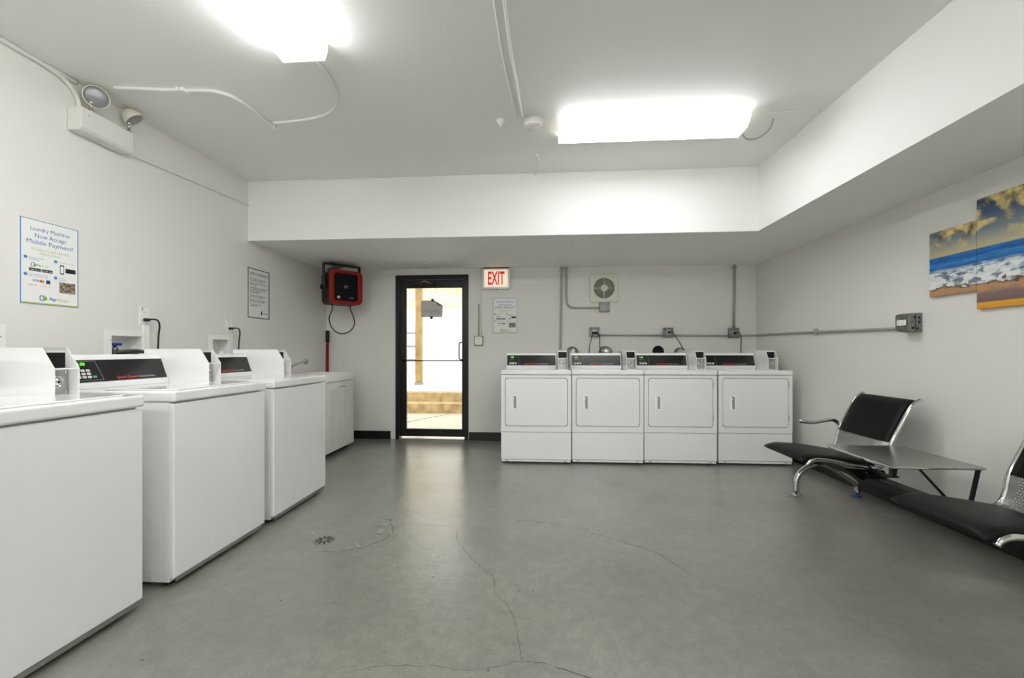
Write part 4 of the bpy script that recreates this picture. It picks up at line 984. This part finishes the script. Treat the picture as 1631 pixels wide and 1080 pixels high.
# ------------------------------------------------------------------ waiting bench
bn = thing('waiting_bench', 'black padded chrome bench with a steel side table against the right wall', 'bench', (2.1, 2.52, 0), world=True)
back_line = [(2.10, .352), (2.16, .350), (2.205, .375), (2.228, .43), (2.245, .51), (2.30, .625), (2.355, .73), (2.385, .765), (2.415, .785)]
def seat_unit(y0, y1):
    # steel shell
    prof = [(1.76, .385), (1.85, .385), (1.95, .372), (2.05, .360)]+back_line
    pp = [Vector((p[0], 0, p[1])) for p in prof]; pp = smooth_path(pp, 4)
    bm = B(); uvl = bm.loops.layers.uv.new('UVMap'); L = 0; rows = []
    for i, p in enumerate(pp):
        if i: L += (p-pp[i-1]).length
        rows.append((bm.verts.new((p.x, y0+.012, p.z)), bm.verts.new((p.x, y1-.012, p.z)), L))
    for a, b_ in zip(rows, rows[1:]):
        f = bm.faces.new((a[0], a[1], b_[1], b_[0])); f.smooth = True
        for lp, uv in zip(f.loops, ((.0, a[2]), (y1-y0-.024, a[2]), (y1-y0-.024, b_[2]), (0, b_[2]))): lp[uvl].uv = uv
    sh = obj('seat_shell', bm, 'perforated_steel', bn)
    md = sh.modifiers.new('thickness', 'SOLIDIFY'); md.thickness = .003; md.offset = 0
    # cushions with a soft crown
    def cushion(name, top, bot, yy0, yy1):
        n = 10; bm = B(); rings = []
        tp = smooth_path([(p[0], 0, p[1]) for p in top], 4); bt = smooth_path([(p[0], 0, p[1]) for p in bot], 4)
        mid = [(a+b_)/2 for a, b_ in zip([tp[int(i*(len(tp)-1)/(len(bt)-1))] for i in range(len(bt))], bt)]
        for k in range(n+1):
            s = k/n; y = yy0+(yy1-yy0)*s
            e = min(1, (1-(abs(2*s-1))**12)**.5) if 0 < s < 1 else .12
            ring = []
            loop = [Vector(p) for p in tp]+[Vector(p) for p in bt[::-1]]
            c = sum(loop, Vector())/len(loop)
            for i, p in enumerate(loop):
                j = i if i < len(tp) else len(loop)-1-i
                m_ = mid[min(len(mid)-1, int(j*(len(mid)-1)/max(1, (len(tp)-1 if i < len(tp) else len(bt)-1))))]
                q = m_+(p-m_)*(.35+.65*e); ring.append(bm.verts.new((q.x, y, q.z)))
            rings.append(ring)
        m_ = len(rings[0])
        for a, b_ in zip(rings, rings[1:]):
            for i in range(m_): f = bm.faces.new((a[i], a[(i+1) % m_], b_[(i+1) % m_], b_[i])); f.smooth = True
        bm.faces.new(rings[0][::-1]); bm.faces.new(rings[-1])
        return obj(name, bm, 'leather', bn)
    cushion('seat_cushion', [(1.695, .382), (1.712, .402), (1.78, .418), (1.92, .412), (2.06, .392), (2.15, .376)], [(1.698, .374), (1.73, .382), (1.80, .389), (1.92, .379), (2.06, .361), (2.15, .354)], y0+.008, y1-.008)
    cushion('back_cushion', [(2.226, .515), (2.243, .556), (2.29, .65), (2.338, .742), (2.372, .772), (2.397, .787)], [(2.249, .512), (2.268, .552), (2.313, .645), (2.359, .732), (2.388, .762), (2.408, .780)], y0+.014, y1-.014)
    for y in (y0, y1):
        bm = B(); path = [(1.728, y, .362), (1.748, y, .384), (1.80, y, .396), (1.90, y, .384), (2.02, y, .363)]+[(p[0], y, p[1]) for p in back_line]+[(2.425, y, .786)]
        tube(bm, path, .0125, 10); obj('side_frame', bm, 'chrome', bn)
        bm = B(); prism(bm, [(1.95, .345), (2.20, .335), (2.215, .30), (2.17, .27), (2.06, .27)], 'y', y-.005, y+.005); bk = obj('seat_bracket', bm, 'black_metal', bn, bevel=.003)
        bm = B()
        for px in (2.09, 2.17): lathe(bm, [(.007, .005), (.005, .009)], (px, y, .32), (0, -1, 0), seg=10)
        split('bolt', bm, 'chrome', bk)
seat_unit(2.87, 3.35); seat_unit(1.725, 2.185)
obj('beam', box(B(), 2.075, 2.165, 1.62, 3.42, .265, .305), 'black_metal', bn, bevel=.006)
def leg(y):
    bm = B(); P = [(1.945, y, .03), (1.945, y, .09), (1.958, y, .14), (1.99, y, .185), (2.05, y, .228), (2.12, y, .245), (2.20, y, .222), (2.29, y, .165), (2.36, y, .115), (2.385, y, .085), (2.39, y, .03)]
    tube(bm, P, .020, 12, flat=1.0); lg = obj('leg', bm, 'chrome', bn)
    for x in (1.945, 2.39): obj('foot', lathe(B(), [(.032, 0), (.032, .006), (.012, .014), (.010, .035)], (x, y, 0), seg=20), 'chrome' if x < 2 else 'pipe_blue', lg)
    obj('leg_clamp', box(B(), 2.09, 2.15, y-.02, y+.02, .24, .27), 'black_metal', lg)
leg(3.37); leg(1.68)
def arm(y):
    bm = B(); tube(bm, [(2.262, y, .545), (2.245, y, .565), (2.21, y, .580), (2.15, y, .572), (2.08, y, .560), (2.02, y, .562), (1.99, y, .566)], .018, 10, flat=.8); a = obj('armrest', bm, 'chrome', bn)
    obj('arm_tip', lathe(B(), [(.001, -.018), (.013, -.012), (.018, 0), (.013, .012), (.001, .018)], (1.985, y, .568), (0, 1, 0), seg=16), 'chrome', a)
arm(3.372); arm(1.678)
TX0, TX1, TY0, TY1, TZ = 1.82, 2.275, 2.32, 2.845, .50
bm = B(); prism(bm, rrect(TX0, TX1, TY0, TY1, .008), 'z', TZ-.006, TZ); tt = obj('table_top', bm, 'steel', bn, bevel=.002)
bm = B(); frame_ring(bm, rrect(TX0-.003, TX1+.003, TY0-.003, TY1+.003, .010), rrect(TX0+.006, TX1-.006, TY0+.006, TY1-.006, .006), 'z', TZ-.008, TZ+.002); obj('table_edge', bm, 'chrome', tt, bevel=.001)
for y in (TY0+.02, TY1-.03):
    bm = B()
    prism(bm, [(TX1-.012, TZ-.008), (TX1-.028, TZ-.008), (TX1-.067, .306), (TX1-.051, .306)], 'y', y-.007, y+.007)
    prism(bm, [(1.955, TZ-.008), (1.970, TZ-.008), (2.135, .306), (2.120, .306)], 'y', y-.004, y+.004)
    box(bm, 2.06, 2.24, y-.012, y+.012, .3055, .316)
    box(bm, TX0+.004, TX1-.005, y-.008, y+.008, TZ-.014, TZ-.0085)
    if y < 2.5:
        box(bm, TX0+.006, TX0+.016, y-.012, y+.012, TZ-.06, TZ-.0085); box(bm, TX0+.006, TX0+.016, y+.012, y+.09, TZ-.06, TZ-.052)
    obj('table_bracket', bm, 'black_metal', tt, bevel=.001)
